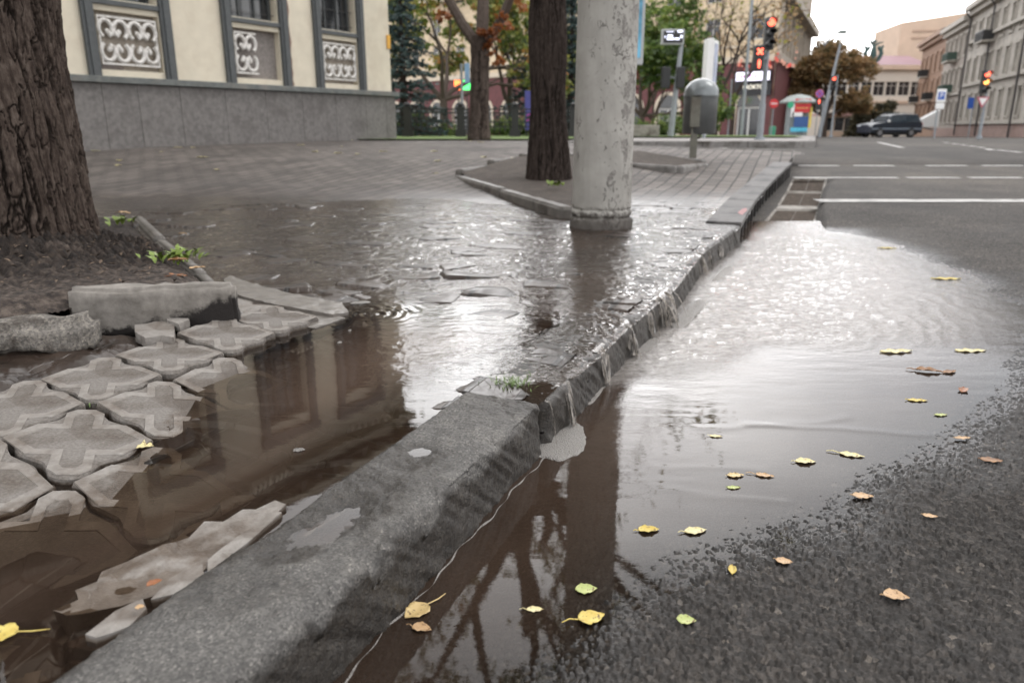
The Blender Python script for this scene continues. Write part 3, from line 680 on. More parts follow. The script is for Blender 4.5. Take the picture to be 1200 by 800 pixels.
def make_tile():
    b=MB()
    def w(p,s=1.0):v=AX*p[0]*s+BX*p[1]*s;return (v.x,v.y)
    TO=four(QO);n=len(TO);o0=[w(p,.955) for p in TO];o1=[w(p,.93) for p in TO];b.mi=1
    V=[(x,y,-.045) for x,y in o0]+[(x,y,-.006) for x,y in o0]+[(x,y,-.001) for x,y in o1]+[(x*.9,y*.9,0) for x,y in o1]+[(0,0,-.0002)]
    b.add(V,[(k*n+i,k*n+(i+1)%n,(k+1)*n+(i+1)%n,(k+1)*n+i) for k in range(3) for i in range(n)]+[(3*n+i,3*n+(i+1)%n,4*n) for i in range(n)])
    I=four(QI,True);B=four(QB,True);m=len(I);b.mi=0
    V=[(*w(p,1.012),.0) for p in B]+[(*w(p),.0022) for p in B]+[(*w(p),.0022) for p in I]+[(*w(p,.985),.0003) for p in I]
    b.add(V,[(k*m+i,k*m+(i+1)%m,(k+1)*m+(i+1)%m,(k+1)*m+i) for k in range(3) for i in range(m)]);b.mi=1
    V=[(*w(p,.985),.0003) for p in I]+[(0,0,.0006)];b.add(V,[(i,(i+1)%m,m) for i in range(m)])
    return b.build('paving_tile',[M_tile,M_tin],smooth=False)
tile0=make_tile()
TL=[(-1,0,'pale figured paving tile at the left edge, fourth behind the far dry one'),(0,0,'whole figured tile in the back row, left of the one below the broken stones'),(1,0,'dry figured tile in the back row below the loose broken stones'),(2,0,'figured tile by the end of the upright kerb piece, at the edge of the pool'),(3,0,'farthest figured tile, its tip over the brown water'),
(-2,0,'cut figured tile at the left border, back row'),(-3,1,'half hidden figured tile at the far left, near the front'),(-2,1,'large rounded pale tile at the left edge'),(-1,1,'figured tile with its right tip darkened by water'),(0,1,'dark wet figured tile at the shoreline'),(1,1,'drowned figured tile under the reflection of the wall'),
(-3,2,'half flooded tile near the lower left corner'),(-2,2,'tile with a dry island and a drowned cross'),(-1,2,'figured tile just under water beside the dry leaf'),(-4,2,'drowned tile at the lower left border'),(-2,3,'drowned tile toward the kerb'),(-3,3,'deep drowned tile near the lower left corner'),(-1,3,'drowned tile beneath the middle of the pool')]
rs=random.Random(11);first=True
for (i,j,lab) in TL:
    c=TL_O+S1*i+S2*j
    if first:t=tile0;first=False
    else:t=copy_tree(tile0)
    tag(t,lab,'paving tile','figured paving tiles in the sunken corner')
    z=float(tile_h(np.array([c.x]),np.array([c.y]))[0])+.004+rs.uniform(-.003,.004)
    s0=float(line_side(np.array([c.x]),np.array([c.y]))[0])
    # slope follows the shore
    e=.05;hx=(float(tile_h(np.array([c.x+e]),np.array([c.y]))[0])-float(tile_h(np.array([c.x-e]),np.array([c.y]))[0]))/(2*e)
    hy=(float(tile_h(np.array([c.x]),np.array([c.y+e]))[0])-float(tile_h(np.array([c.x]),np.array([c.y-e]))[0]))/(2*e)
    t.location=(c.x,c.y,z+rs.uniform(-.003,.003));t.rotation_euler=(math.atan(hy)+rs.uniform(-.03,.03),-math.atan(hx)+rs.uniform(-.03,.03),rs.uniform(-.05,.05))
    if j>0 or i==3:
        for ch in [t]+list(t.children): pass
# sunken slab with a serrated edge along the inner side of the kerb, and crumbled mortar pieces
M_wetst=mat('wet stone',(.15,.135,.12),.35,.3,20,.5,120)
def slab(px,z,th,name,label,cat,mt,group=None,tilt=(0,0),bev=.004,sub=True,rough=.004):
    pts=[W(u,v,z) for u,v in px];c=(sum(p[0] for p in pts)/len(pts),sum(p[1] for p in pts)/len(pts))
    bm=bmesh.new();vs=[bm.verts.new((x-c[0],y-c[1],0)) for x,y in pts];f=bm.faces.new(vs)
    r=bmesh.ops.extrude_face_region(bm,geom=[f]);
    for v in [g for g in r['geom'] if isinstance(g,bmesh.types.BMVert)]:v.co.z=-th
    bmesh.ops.recalc_face_normals(bm,faces=bm.faces)
    bmesh.ops.triangulate(bm,faces=[f for f in bm.faces if len(f.verts)>4])
    for _ in range(3 if sub else 0):
        bmesh.ops.subdivide_edges(bm,edges=[e for e in bm.edges if e.calc_length()>.02],cuts=1,use_grid_fill=True)
    sd=hash(label)%97 if False else sum(map(ord,label))%97
    for v in bm.verts:
        x,y=np.array([v.co.x*25]),np.array([v.co.y*25+v.co.z*40]);nz=float(fbm(x,y,3,sd)[0])*rough
        v.co+=Vector((nz*.8,nz*.8,nz*(1 if v.co.z>-.001 else .2)))
    me=bpy.data.meshes.new(name);bm.to_mesh(me);bm.free();me.materials.append(mt);o=bpy.data.objects.new(name,me);link(o)
    o.location=(c[0],c[1],z);o.rotation_euler=(tilt[0],tilt[1],0)
    return tag(o,label,cat,group)
slab([(62,712),(78,718),(95,716),(140,708),(180,696),(215,680),(250,660),(290,634),(318,608),(334,594),(322,589),(300,598),(285,598),(262,612),(240,612),(222,630),(190,640),(150,657),(120,668),(112,682),(88,690),(92,700)],ZL+.0035,.04,'paving_slab','tilted pale slab with a ragged edge rising from the water beside the kerb','paving slab',M_tile,tilt=(.03,.01),rough=.003)
for k,(pts,lab) in enumerate([([(98,745),(112,748),(150,735),(172,712),(165,704),(135,715)],'small broken paving strip nearest the lower left corner'),([(178,700),(205,695),(240,672),(236,662),(200,676)],'broken paving strip below the tilted slab'),([(245,668),(290,635),(330,600),(322,598),(275,630),(244,655)],'thin broken strip between slab and kerb, farther back')]):
    slab(pts,ZL+.008,.03,'stone_fragment',lab,'broken stone',M_wetst if k<0 else M_tile,'crumbled pieces along the kerb')
slab([(158,380),(175,378),(198,375),(205,380),(203,396),(188,394),(170,396),(158,388)],.165,.035,'stone_fragment','curved broken tile piece lying in the mud below the upright kerb','broken stone',M_tile,'loose broken stones')
slab([(195,369),(206,365),(220,367),(222,374),(210,379),(196,375)],.175,.03,'stone_fragment','small grey stone propped against the foot of the upright kerb','broken stone',M_tile,'loose broken stones')
slab([(272,345),(300,352),(345,360),(390,366),(409,362),(400,352),(350,345),(300,334),(270,325),(262,330)],ZL+.022,.03,'paving_slab','long smooth slab bending around the pit corner, tip in the water','paving slab',M_wetst,tilt=(0,.03))
slab([(300,362),(330,352),(380,366),(405,372),(370,384),(340,380)],ZL+.004,.02,'paving_slab','wet glittering slab under the long smooth one','paving slab',M_wetst)
slab([(275,338),(330,346),(335,372),(300,372),(278,366)],ZL+.014,.03,'paving_slab','broken pale slab at the right end of the upright kerb','paving slab',M_tile)
slab([(262,372),(300,362),(350,380),(388,398),(360,415),(320,405),(290,385)],ZL+.006,.03,'paving_slab','grey wave edged tile sliding into the pool under the upright kerb end','paving slab',M_tile) if False else None
# ================================================================ tree pit of the big tree
def m_rough(name,c0,c1,dk):
    m,n,l,b,o=nt(name);co=coord(n);c=ramp(n,l,noise(n,l,co,26,8,.72),[(.3,c0),(.7,c1)])
    v=n.new('ShaderNodeTexVoronoi');v.inputs['Scale'].default_value=150;l.new(co,v.inputs['Vector']);sp=ramp(n,l,v.outputs['Color'],[(.1,(.55,.55,.55)),(.5,(1,1,1)),(.95,(1.5,1.47,1.4))]);c=mix(n,l,1.0,c,sp,'MULTIPLY')
    f=ramp(n,l,noise(n,l,co,7,7,.7),[(.48,(0,0,0)),(.6,(1,1,1))]);c=mix(n,l,f,c,dk);l.new(c,b.inputs[0]);b.inputs['Roughness'].default_value=.85
    k=bump(n,l,None,noise(n,l,co,40,8,.7),1,.012);bump(n,l,b,v.outputs['Distance'],.5,.003,k);return m
M_pitk=m_rough('pit kerb concrete',(.12,.11,.10),(.26,.24,.215),(.07,.058,.048))
def m_pitk():
    m,n,l,b,o=nt('mossy kerb');co=coord(n)
    c=ramp(n,l,noise(n,l,co,14,6,.65),[(.3,(.12,.108,.095)),(.65,(.27,.25,.225))])
    sx=n.new('ShaderNodeSeparateXYZ');l.new(co,sx.inputs[0])
    h=math_(n,l,'MULTIPLY_ADD',sx.outputs[0],.24,-.045)         # the mud line climbs toward the far end
    h=math_(n,l,'MULTIPLY_ADD',noise(n,l,co,18,6,.7),.13,h)
    f=math_(n,l,'SUBTRACT',h,sx.outputs[2]);f=ramp(n,l,f,[(.0,(0,0,0)),(.02,(1,1,1))])
    c=mix(n,l,f,c,(.012,.009,.008));l.new(c,b.inputs[0]);b.inputs['Roughness'].default_value=.85
    bump(n,l,b,noise(n,l,co,60,6,.65),.6,.006);return m
M_mossk=m_pitk();M_pitw=mat('wet kerb concrete',(.13,.118,.105),.5,.3,9,.5,90,dirt=(.05,.042,.036),ds=5)
def rock_block(name,L,w,h,mt,loc,rz,label,cat,taper=(0,0),seed=1,parent=None,group=None,rough=.006,bev=.02,tilt=0):
    bm=bmesh.new();bmesh.ops.create_cube(bm,size=1)
    for v in bm.verts:
        v.co=Vector(((v.co.x+.5)*L,(v.co.y)*w,(v.co.z+.5)*h))
        if v.co.z>h*.5: v.co.z-=taper[0] if v.co.x<L/2 else taper[1]
    bmesh.ops.bevel(bm,geom=bm.edges[:],offset=bev,segments=3,affect='EDGES')
    for _ in range(4):
        es=[e for e in bm.edges if e.calc_length()>.022]
        if es: bmesh.ops.subdivide_edges(bm,edges=es,cuts=1,use_grid_fill=True)
    for v in bm.verts:
        a=np.array([v.co.x*14+v.co.z*9.]);c=np.array([v.co.y*14+v.co.z*14.]);q=float(fbm(a,c,4,seed)[0])*rough*2
        v.co+=Vector((q*.5,q*.7,q))
    me=bpy.data.meshes.new(name);bm.normal_update();bm.to_mesh(me);bm.free();me.materials.append(mt);me.polygons.foreach_set('use_smooth',[True]*len(me.polygons))
    o=bpy.data.objects.new(name,me);link(o);o.location=loc;o.rotation_euler=(0,tilt,rz)
    if parent:o.parent=parent;return o
    return tag(o,label,cat,group)
a=Vector((-1.475,2.44));c=Vector((-.955,2.53));d=c-a
rock_block('pit_kerb',d.length,.075,.185,M_mossk,(a.x,a.y,.10),math.atan2(d.y,d.x),'upright concrete kerb piece with black mud on its lower face, in front of the big tree','kerb piece',(.0,.0),3,group='broken kerb of the big tree pit',bev=.014)
a=Vector((-2.35,2.0));c=Vector((-1.28,2.22));d=c-a
rock_block('pit_kerb',d.length,.12,.12,M_pitk,(a.x,a.y,.125),math.atan2(d.y,d.x),'rough leaning kerb piece at the left edge below the soil','kerb piece',(.02,.0),7,group='broken kerb of the big tree pit',bev=.03,rough=.009)
for k,(a,c,lab) in enumerate([((-1.0,2.62),(-1.42,3.36),'low kerb of the big tree pit beside the green weed'),((-1.45,3.42),(-2.1,4.45),'low wet kerb of the big tree pit, middle stretch'),((-2.13,4.52),(-2.78,5.6),'low wet kerb of the big tree pit, far end by the leaf')]):
    a=Vector(a);c=Vector(c);d=c-a
    rock_block('pit_kerb',d.length,.065,.09,M_pitw,(a.x,a.y,.065),math.atan2(d.y,d.x),lab,'kerb piece',(0,0),13+k,group='low kerb along the big tree pit',bev=.012,rough=.004)
a=Vector((-2.82,5.65));c=Vector((-5.2,5.2));d=c-a
rock_block('pit_kerb',d.length,.075,.09,M_pitk,(a.x,a.y,.06),math.atan2(d.y,d.x),'far kerb of the big tree pit, partly behind the trunk','kerb piece',(0,0),19,group='low kerb along the big tree pit',bev=.012,rough=.004)
# soil
def m_soil():
    m,n,l,b,o=nt('soil');co=coord(n);w=attr(n,'wet')
    c=ramp(n,l,noise(n,l,co,30,8,.7),[(.36,(.016,.011,.009)),(.5,(.065,.049,.040)),(.64,(.16,.128,.105))])
    dk=mix(n,l,1.0,c,(.36,.33,.31),'MULTIPLY');c=mix(n,l,w,c,dk);l.new(c,b.inputs[0]);b.inputs['Roughness'].default_value=.95
    k=bump(n,l,None,noise(n,l,co,70,8,.75),1,.012);bump(n,l,b,noise(n,l,co,260,3),.6,.003,k);return m
M_soil=m_soil()
TREE1=(-2.26,3.33)
xs=np.linspace(-5.3,-.92,520);ys=np.linspace(1.9,5.8,520);X,Y=np.meshgrid(xs,ys)
ps=poly_sd(X,Y,PIT);dt=np.hypot(X-TREE1[0],(Y-TREE1[1]));Z=.155+.11*sst(4.0,2.6,Y)
mound=.16*np.exp(-(dt/.62)**2);crumb=np.exp(-(np.maximum(0,dt-.45)/.42)**2)
w1,_,_=worley(X*24,Y*24,51);w2,_,_=worley(X*48,Y*48,52)
Z=Z+mound+fbm(X*4,Y*4,4,53)*.018+crumb*((.5-w1)*.075+(.5-w2)*.03)+fbm(X*30,Y*30,3,54)*.004
Z=Z*1.0-(.06)*sst(.02,.16,.12-ps)*(Y>3)*0
Z=np.where(Y>2.9,Z-.0,Z);Z=Z-np.clip(.10-ps,0,.1)*.5
Fq=gridf(*X.shape);kf=(ps.ravel()[Fq]>-.0).all(1)
soilw=np.clip(.15+crumb*1.3*sst(-.8,.0,fbm(X*5,Y*5,3,55))+sst(3.3,4.2,Y)*.8,0,1)
o=npmesh('soil',np.stack([X,Y,Z],-1).reshape(-1,3),Fq[kf],M_soil,attrs={'wet':soilw});tag(o,'dark crumbly soil heaped around the big tree',kind='structure')
SOILD=(xs.copy(),ys.copy(),Z.copy(),ps.copy())
def soil_z(x,y):
    i=int(np.argmin(abs(ys-y)));j=int(np.argmin(abs(xs-x)));return float(Z[i,j])
SOIL_Z={k:soil_z(*k) for k in [(-1.43,2.85)]}
rq=np.random.RandomState(8);V=[];Fl=[]
for k in range(900):
    x=TREE1[0]+rq.normal()*.55+.2;y=TREE1[1]-.1+rq.normal()*.5;i=int(np.clip(np.searchsorted(ys,y),1,518));j=int(np.clip(np.searchsorted(xs,x),1,518))
    if ps[i,j]<.06: continue
    z=Z[i,j]+.006;s_=rq.uniform(.005,.019);a=rq.uniform(0,6.28);h_=rq.uniform(-.5,.5)*s_;d=np.array([math.cos(a),math.sin(a)]);e=np.array([-d[1],d[0]])*.38;n0=len(V)
    V+=[(x-d[0]*s_,y-d[1]*s_,z-h_),(x+e[0]*s_,y+e[1]*s_,z+.003),(x+d[0]*s_,y+d[1]*s_,z+h_),(x-e[0]*s_,y-e[1]*s_,z+.004)];Fl.append((n0,n0+1,n0+2,n0+3))
o=npmesh('leaf_litter',V,np.array(Fl),mat('bark litter',(.12,.085,.06),.9,.6,40,0));tag(o,'crumbs of bark and dry leaf on the heaped soil round the big tree',None,None,'stuff')
# mud in front of the upright kerb is part of the pavement sheet; darker mud patch
# ================================================================ trees
def m_bark(name,c0,c1,c2,sc=1.0,crack=.02):
    m,n,l,b,o=nt(name);co=coord(n);fu=attr(n,'furrow')
    c=ramp(n,l,noise(n,l,co,38*sc,9,.78,(1,1,.4)),[(.32,c0),(.5,c1),(.68,c2)])
    c=mix(n,l,fu,c,mix(n,l,1.0,c,(.22,.2,.18),'MULTIPLY'));l.new(c,b.inputs[0]);b.inputs['Roughness'].default_value=.95;b.inputs['Specular IOR Level'].default_value=.25
    k=bump(n,l,None,noise(n,l,co,60*sc,7,.7,(1,1,.3)),1,.012);bump(n,l,b,noise(n,l,co,230*sc,3),.5,.003,k);return m
def trunk_mesh(x0,y0,z0,z1,rad,lean,seed,fq,fv,amp,nz=520,na=620,flute=.0,cell=True):
    """furrowed bark surface; rad(h) is the radius at height h above the base"""
    zs=np.linspace(0,z1-z0,nz);an=np.linspace(0,2*PI,na+1)[:-1];A,H=np.meshgrid(an,zs)
    Rr=rad(H);
    cx=np.cos(A+PI/2);cy=np.sin(A+PI/2)
    lx=A/(2*PI)*fq*2;warp=fbm(cx*3+H*2,cy*3+H*1.3,3,seed)*1.2+fbm(cx*2+9,cy*2+H*4,3,seed+3)*.8+fbm(cx*9+H*7,cy*9+H*9,4,seed+5)*.55
    def per(fn,kx): # tile around the trunk
        t=A/(2*PI);a=fn(t*kx,0);return a
    def ridged(k,fz,s):
        u=(cx*k);v=(cy*k)
        return 1-np.abs(fbm(u+warp*.5+H*fz*.31,v+warp*.4-H*fz*.23,4,s,.55))*2.2
    if cell:
        t=A/(2*PI)*fq+warp*.45
        # blend across the seam
        d1,d2,_=worley(t,H*fv+warp*.6,seed+11);tb=(A/(2*PI)-1)*fq+warp*.45
        e1,e2,_=worley(tb,H*fv+warp*.6,seed+11);bl=sst(.93,1.0,A/(2*PI));g=(d2-d1)*(1-bl)+(e2-e1)*bl
        # fissures: stretched ridges broken by short cross cracks
        def rg(tt): 
            a1=np.abs(fbm(tt*.95,H*fv*.34,5,seed+71,.62));a2=np.abs(fbm(tt*1.3+5,H*fv*.9+3,3,seed+73,.55));return np.minimum(a1*1.0,a2*1.5+.03)
        bl2=bl;g2=rg(t)*(1-bl2)+rg(tb)*bl2
        fur=sst(.12,.012,g2)
    else:
        g=ridged(fq*.16,0,seed+7);fur=sst(.35,.05,g)
    rough=ridged(9,1.,seed+21)
    Rd=Rr+amp*(-1.1*fur+.5*(rough-.6))+amp*.7*fbm(cx*26+H*9,cy*26+H*7,3,seed+31)+Rr*.06*fbm(cx*1.4+H*.5,cy*1.4+H*.4,2,seed+41)
    Rd=Rd+flute*np.exp(-H/.15)*(.35+.65*np.abs(np.cos(A*2.5+.6+fbm(cx*2,cy*2,2,seed+81)))**1.5)
    X_=x0+lean[0]*H+Rd*cx;Y_=y0+lean[1]*H+Rd*cy;Z_=z0+H
    V=np.stack([X_,Y_,Z_],-1).reshape(-1,3)
    i=np.arange(nz-1)[:,None]*na;j=np.arange(na)[None,:];jn=(j+1)%na
    Fq=np.stack([i+j,i+jn,i+na+jn,i+na+j],-1).reshape(-1,4)
    return V,Fq,fur.ravel()
B1=m_bark('rough bark',(.022,.015,.012),(.066,.048,.039),(.15,.12,.10))
B2=m_bark('dark bark',(.020,.014,.012),(.042,.031,.026),(.085,.066,.056))
B3=m_bark('brown bark',(.05,.038,.032),(.10,.078,.065),(.16,.13,.11))
def m_leaf(name,cols):
    m,n,l,b,o=nt(name);n.remove(b);co=coord(n,'Object');oi=attr(n,'tone')
    c=ramp(n,l,oi,cols);df=n.new('ShaderNodeBsdfDiffuse');tl=n.new('ShaderNodeBsdfTranslucent');l.new(c,df.inputs[0]);l.new(c,tl.inputs[0])
    ms=n.new('ShaderNodeMixShader');ms.inputs[0].default_value=.48;l.new(df.outputs[0],ms.inputs[1]);l.new(tl.outputs[0],ms.inputs[2])
    gl=n.new('ShaderNodeBsdfGlossy');gl.inputs['Roughness'].default_value=.45;m2=n.new('ShaderNodeMixShader');m2.inputs[0].default_value=.04
    l.new(ms.outputs[0],m2.inputs[1]);l.new(gl.outputs[0],m2.inputs[2]);l.new(m2.outputs[0],o.inputs['Surface']);return m
def leafset(centers,radii,per,size,seed,flat=.7,shape=None):
    """clumps of leaf-sized faces; every clump is uneven"""
    r=np.random.RandomState(seed);C=[];T=[]
    for (c,ra) in zip(centers,radii):
        k=int(per*r.uniform(.5,1.3));sub=r.normal(size=(max(3,k//14),3));sub/=np.linalg.norm(sub,axis=1)[:,None]+1e-9;sub*=r.uniform(.25,1,size=(len(sub),1))**.5
        which=r.randint(0,len(sub),k);pts=sub[which]+r.normal(size=(k,3))*.16
        pts*=np.array([1,1,flat]);C.append(np.array(c)+pts*ra);T.append(np.clip(r.uniform(.25,.75)+r.normal(size=k)*.17,0,1))
    C=np.concatenate(C);T=np.concatenate(T);n=len(C)
    d=r.normal(size=(n,3));d[:,2]*=.6;d/=np.linalg.norm(d,axis=1)[:,None]
    q=r.normal(size=(n,3));e=np.cross(d,q);e/=np.linalg.norm(e,axis=1)[:,None]+1e-9
    s=size*r.uniform(.6,1.3,size=(n,1))
    w=.42
    V=np.stack([C-d*s*.5,C+e*s*w*.8-d*s*.05,C+d*s*.5,C-e*s*w*.8-d*s*.05],1).reshape(-1,3)
    return V,np.arange(4*n).reshape(-1,4),np.repeat(T,4)
def branches(root,dirs,seed,b,spread=.55,levels=3,L0=2.0,r0=.12,droop=0):
    """limbs grown by recursion; returns tip positions"""
    r=random.Random(seed);tips=[]
    def grow(p,d,L,rad,lv):
        pts=[p];rr=[rad];q=p;dd=d.copy();k=5
        for i in range(k):
            dd=(dd+Vector((r.gauss(0,.12),r.gauss(0,.12),r.gauss(0,.08)-droop*.05))).normalized();q=q+dd*(L/k);pts.append(q);rr.append(rad*(1-.5*(i+1)/k))
        b.tube(pts,rr,7 if lv<2 else 4,cap=False)
        if lv>=levels: tips.append(q);tips.append(pts[3]);return
        n=3 if lv<2 else r.choice((2,3))
        for i in range(n):
            ax=Vector((r.gauss(0,1),r.gauss(0,1),r.gauss(0,.7))).normalized()
            nd=(dd+ax*spread*r.uniform(.8,1.5)).normalized();start=pts[r.choice((3,4,5,5))]
            grow(start,nd,L*r.uniform(.55,.8),rad*.5,lv+1)
        if lv>=1:tips.append(q)
    for d,L,rad in dirs: grow(Vector(root) if not isinstance(d,tuple) else Vector(root)+Vector(d[1]),(d[0] if isinstance(d,tuple) else d).normalized(),L,rad,0)
    return tips
LG=[(0,(.03,.055,.014)),(.35,(.075,.13,.03)),(.65,(.15,.22,.05)),(1,(.28,.31,.08))]
LM_green=m_leaf('green leaves',LG)
LM_autumn=m_leaf('autumn leaves',[(0,(.08,.07,.03)),(.3,(.20,.16,.07)),(.6,(.36,.22,.10)),(1,(.46,.32,.17))])
LM_mix=m_leaf('turning leaves',[(0,(.05,.08,.02)),(.4,(.13,.18,.04)),(.7,(.32,.30,.07)),(1,(.46,.20,.07))])
LM_orange=m_leaf('orange leaves',[(0,(.15,.05,.02)),(.5,(.30,.10,.03)),(1,(.40,.20,.06))])
LM_spruce=m_leaf('spruce needles',[(0,(.02,.035,.035)),(.5,(.05,.085,.085)),(1,(.12,.17,.165))])
def vec(*a):return Vector(a)
# big tree at the left
def rad1(H): return .325+.03*np.exp(-H/.3)+.02*np.sin(H*3)+.05*sst(.9,1.5,H)
t=thing('tree','huge rough barked tree trunk filling the left edge, rooted in heaped dark soil','tree',(TREE1[0],TREE1[1],.0),0,None)
V,Fq,fu=trunk_mesh(0,0,.14,3.1,rad1,(.015,0),401,40,6.5,.014,nz=760,na=760,flute=.13)
o=npmesh('trunk',V,Fq,B1,t,attrs={'furrow':fu})
b=MB();tips=branches((.04,0,2.9),[((vec(-.6,.1,1.0),(0,0,0)),3.2,.22),((vec(.35,-.5,1.2),(0,0,0)),3.0,.2),((vec(-.2,-.7,1.0),(0,0,0)),2.6,.18),((vec(.1,.7,1.1),(0,0,0)),3.0,.2)],71,b,.6,3)
b.build('limbs',B1,t,smooth=True)
V,Fq,T=leafset([tuple(p) for p in tips],[.75]*len(tips),46,.15,72);npmesh('crown',V,Fq,LM_green,t,False,{'tone':T})
# second tree, dark trunk behind the pole
T2=(.43,8.95)
def rad2(H): return .205+.075*np.exp(-H/.35)+.0*H+.012*np.sin(H*5)
t=thing('tree','dark furrowed trunk standing in its kerbed pit right behind the concrete pole','tree',(T2[0],T2[1],0),0,None)
V,Fq,fu=trunk_mesh(0,0,.16,3.4,rad2,(-.02,0),501,30,2.1,.012,nz=420,na=420)
npmesh('trunk',V,Fq,B2,t,attrs={'furrow':fu})
b=MB();tips=branches((-.06,0,3.25),[((vec(-.3,.2,1),(0,0,0)),2.6,.15),((vec(.35,.2,1.3),(0,0,0)),2.4,.14),((vec(-.2,-.6,1),(0,0,0)),2.3,.13),((vec(.1,.7,1.1),(0,0,0)),2.3,.14)],84,b,.55,3)
b.build('limbs',B2,t,smooth=True)
V,Fq,T=leafset([tuple(p) for p in tips],[.55]*len(tips),34,.13,82);npmesh('crown',V,Fq,LM_mix,t,False,{'tone':T})
# third tree on the lawn edge
T3=(XU(561,18.1,160),18.1)
t=thing('tree','stout tree forking low behind the black fence, orange leaves on its stem','tree',(T3[0],T3[1],0))
def rad3(H): return .225+.07*np.exp(-H/.3)-.008*H+.03*sst(1.8,2.5,H)
V,Fq,fu=trunk_mesh(0,0,.45,2.75,rad3,(.03,0),551,26,2.4,.02,nz=220,na=240)
npmesh('trunk',V,Fq,B3,t,attrs={'furrow':fu})
b=MB();tips=branches((.08,0,2.55),[((vec(-.75,.1,1.15),(-.08,0,.0)),3.0,.13),((vec(.02,.1,1.2),(.02,0,.05)),3.2,.16),((vec(.5,-.1,1.25),(.1,0,0)),2.9,.12)],94,b,.5,3)
b.build('limbs',B3,t,smooth=True)
V,Fq,T=leafset([tuple(p) for p in tips if p.z>5.0],[.8]*len([p for p in tips if p.z>5.0]),5,.2,92);npmesh('crown',V,Fq,LM_mix,t,False,{'tone':T})
cs=[(T3[0]*0+.35,-.3,2.5),(.55,-.3,3.0),(.75,-.2,3.3),(.45,-.35,2.2),(-.75,-.2,3.1),(.2,-.4,2.8)]
for k_,(c_,r_) in enumerate(zip(cs,[.26,.32,.35,.2,.2,.2])):
    V,Fq,T=leafset([c_],[r_],80,.13,93+k_);npmesh('leaf_sprout',V,Fq,LM_orange,t,False,{'tone':T})
# ================================================================ concrete pole
def m_pole():
    m,n,l,b,o=nt('peeling paint');co=coord(n)
    base=ramp(n,l,noise(n,l,co,5,5,.6),[(.3,(.27,.258,.235)),(.7,(.38,.365,.335))])
    conc=ramp(n,l,noise(n,l,co,70,5,.6),[(.3,(.12,.11,.10)),(.7,(.30,.28,.26))])
    sx=n.new('ShaderNodeSeparateXYZ');l.new(co,sx.inputs[0])
    n1=noise(n,l,co,16,8,.68,(1,1,.55));side=math_(n,l,'MULTIPLY',sx.outputs[0],.22)
    pk=ramp(n,l,math_(n,l,'ADD',n1,side),[(.59,(0,0,0)),(.605,(1,1,1))])
    n2=noise(n,l,co,50,6,.7);pk2=ramp(n,l,math_(n,l,'ADD',n2,side),[(.63,(0,0,0)),(.65,(1,1,1))])
    # hair cracks
    v=n.new('ShaderNodeTexVoronoi');v.feature='DISTANCE_TO_EDGE';v.inputs['Scale'].default_value=9
    mp=n.new('ShaderNodeMapping');mp.inputs['Scale'].default_value=(1,1,.6);l.new(co,mp.inputs[0])
    nn=n.new('ShaderNodeTexNoise');nn.inputs['Scale'].default_value=13;l.new(co,nn.inputs['Vector'])
    ad=mix(n,l,.16,mp.outputs[0],nn.outputs['Color']);l.new(ad,v.inputs['Vector'])
    cr=ramp(n,l,v.outputs[0],[(.0,(1,1,1)),(.022,(0,0,0))]);gate=ramp(n,l,math_(n,l,'ADD',noise(n,l,co,3,3),side),[(.50,(0,0,0)),(.56,(1,1,1))]);cr=mix(n,l,1.0,cr,gate,'MULTIPLY')
    c=mix(n,l,pk,base,conc);c=mix(n,l,pk2,c,conc);c=mix(n,l,cr,c,(.09,.08,.07))
    # soot and splash dirt climbing from the foot, uneven
    hh=math_(n,l,'MULTIPLY_ADD',noise(n,l,co,14,6,.75),.36,-.07);f=math_(n,l,'SUBTRACT',hh,math_(n,l,'SUBTRACT',sx.outputs[2],.02));f=ramp(n,l,f,[(.0,(0,0,0)),(.05,(1,1,1))])
    c=mix(n,l,math_(n,l,'MULTIPLY',f,.85),c,(.060,.050,.043))
    l.new(c,b.inputs[0]);b.inputs['Roughness'].default_value=.75
    hgt=mix(n,l,pk,(1,1,1),(.0,.0,.0));hgt=mix(n,l,pk2,hgt,(.2,.2,.2));hgt=mix(n,l,cr,hgt,(0,0,0))
    k=bump(n,l,None,hgt,.9,.005);bump(n,l,b,noise(n,l,co,90,5),.2,.002,k);return m
M_pole=m_pole()
PX,PYY=XU(704.5,5.27,255),5.27
t=thing('street_pole','thick round concrete pole with peeling whitish paint, standing in the flooded pavement','pole',(PX,PYY,.12))
V=[];na=180
prof=[(.222,-.1),(.222,.0),(.221,.05),(.217,.066),(.206,.074),(.204,.082),(.210,.088),(.214,.098),(.216,.112),(.213,.122),(.204,.128),(.202,.134),(.208,.142),(.212,.15)]
zs=[];rs_=[]
for (r0,z0),(r1,z1) in zip(prof,prof[1:]):
    for q in (0,.5): zs.append(z0+(z1-z0)*q);rs_.append((r0+(r1-r0)*q)*.965)
for z in np.concatenate([np.linspace(.15,3,260),np.linspace(3.05,9,60)]): zs.append(z);rs_.append(.204-.0035*z)
A,H=np.meshgrid(np.linspace(0,2*PI,na+1)[:-1],np.array(zs));Rr=np.repeat(np.array(rs_)[:,None],na,1)
Rr=Rr+fbm(np.cos(A)*3+H*2,np.sin(A)*3+H*1.3,4,601)*.004+np.where(H<.16,fbm(np.cos(A)*14+H*40,np.sin(A)*14+H*30,4,602)*.009,0)
V=np.stack([Rr*np.cos(A),Rr*np.sin(A),H],-1).reshape(-1,3);nz=len(zs)
i=np.arange(nz-1)[:,None]*na;j=np.arange(na)[None,:];jn=(j+1)%na
npmesh('shaft',V,np.stack([i+j,i+jn,i+na+jn,i+na+j],-1).reshape(-1,4),M_pole,t)
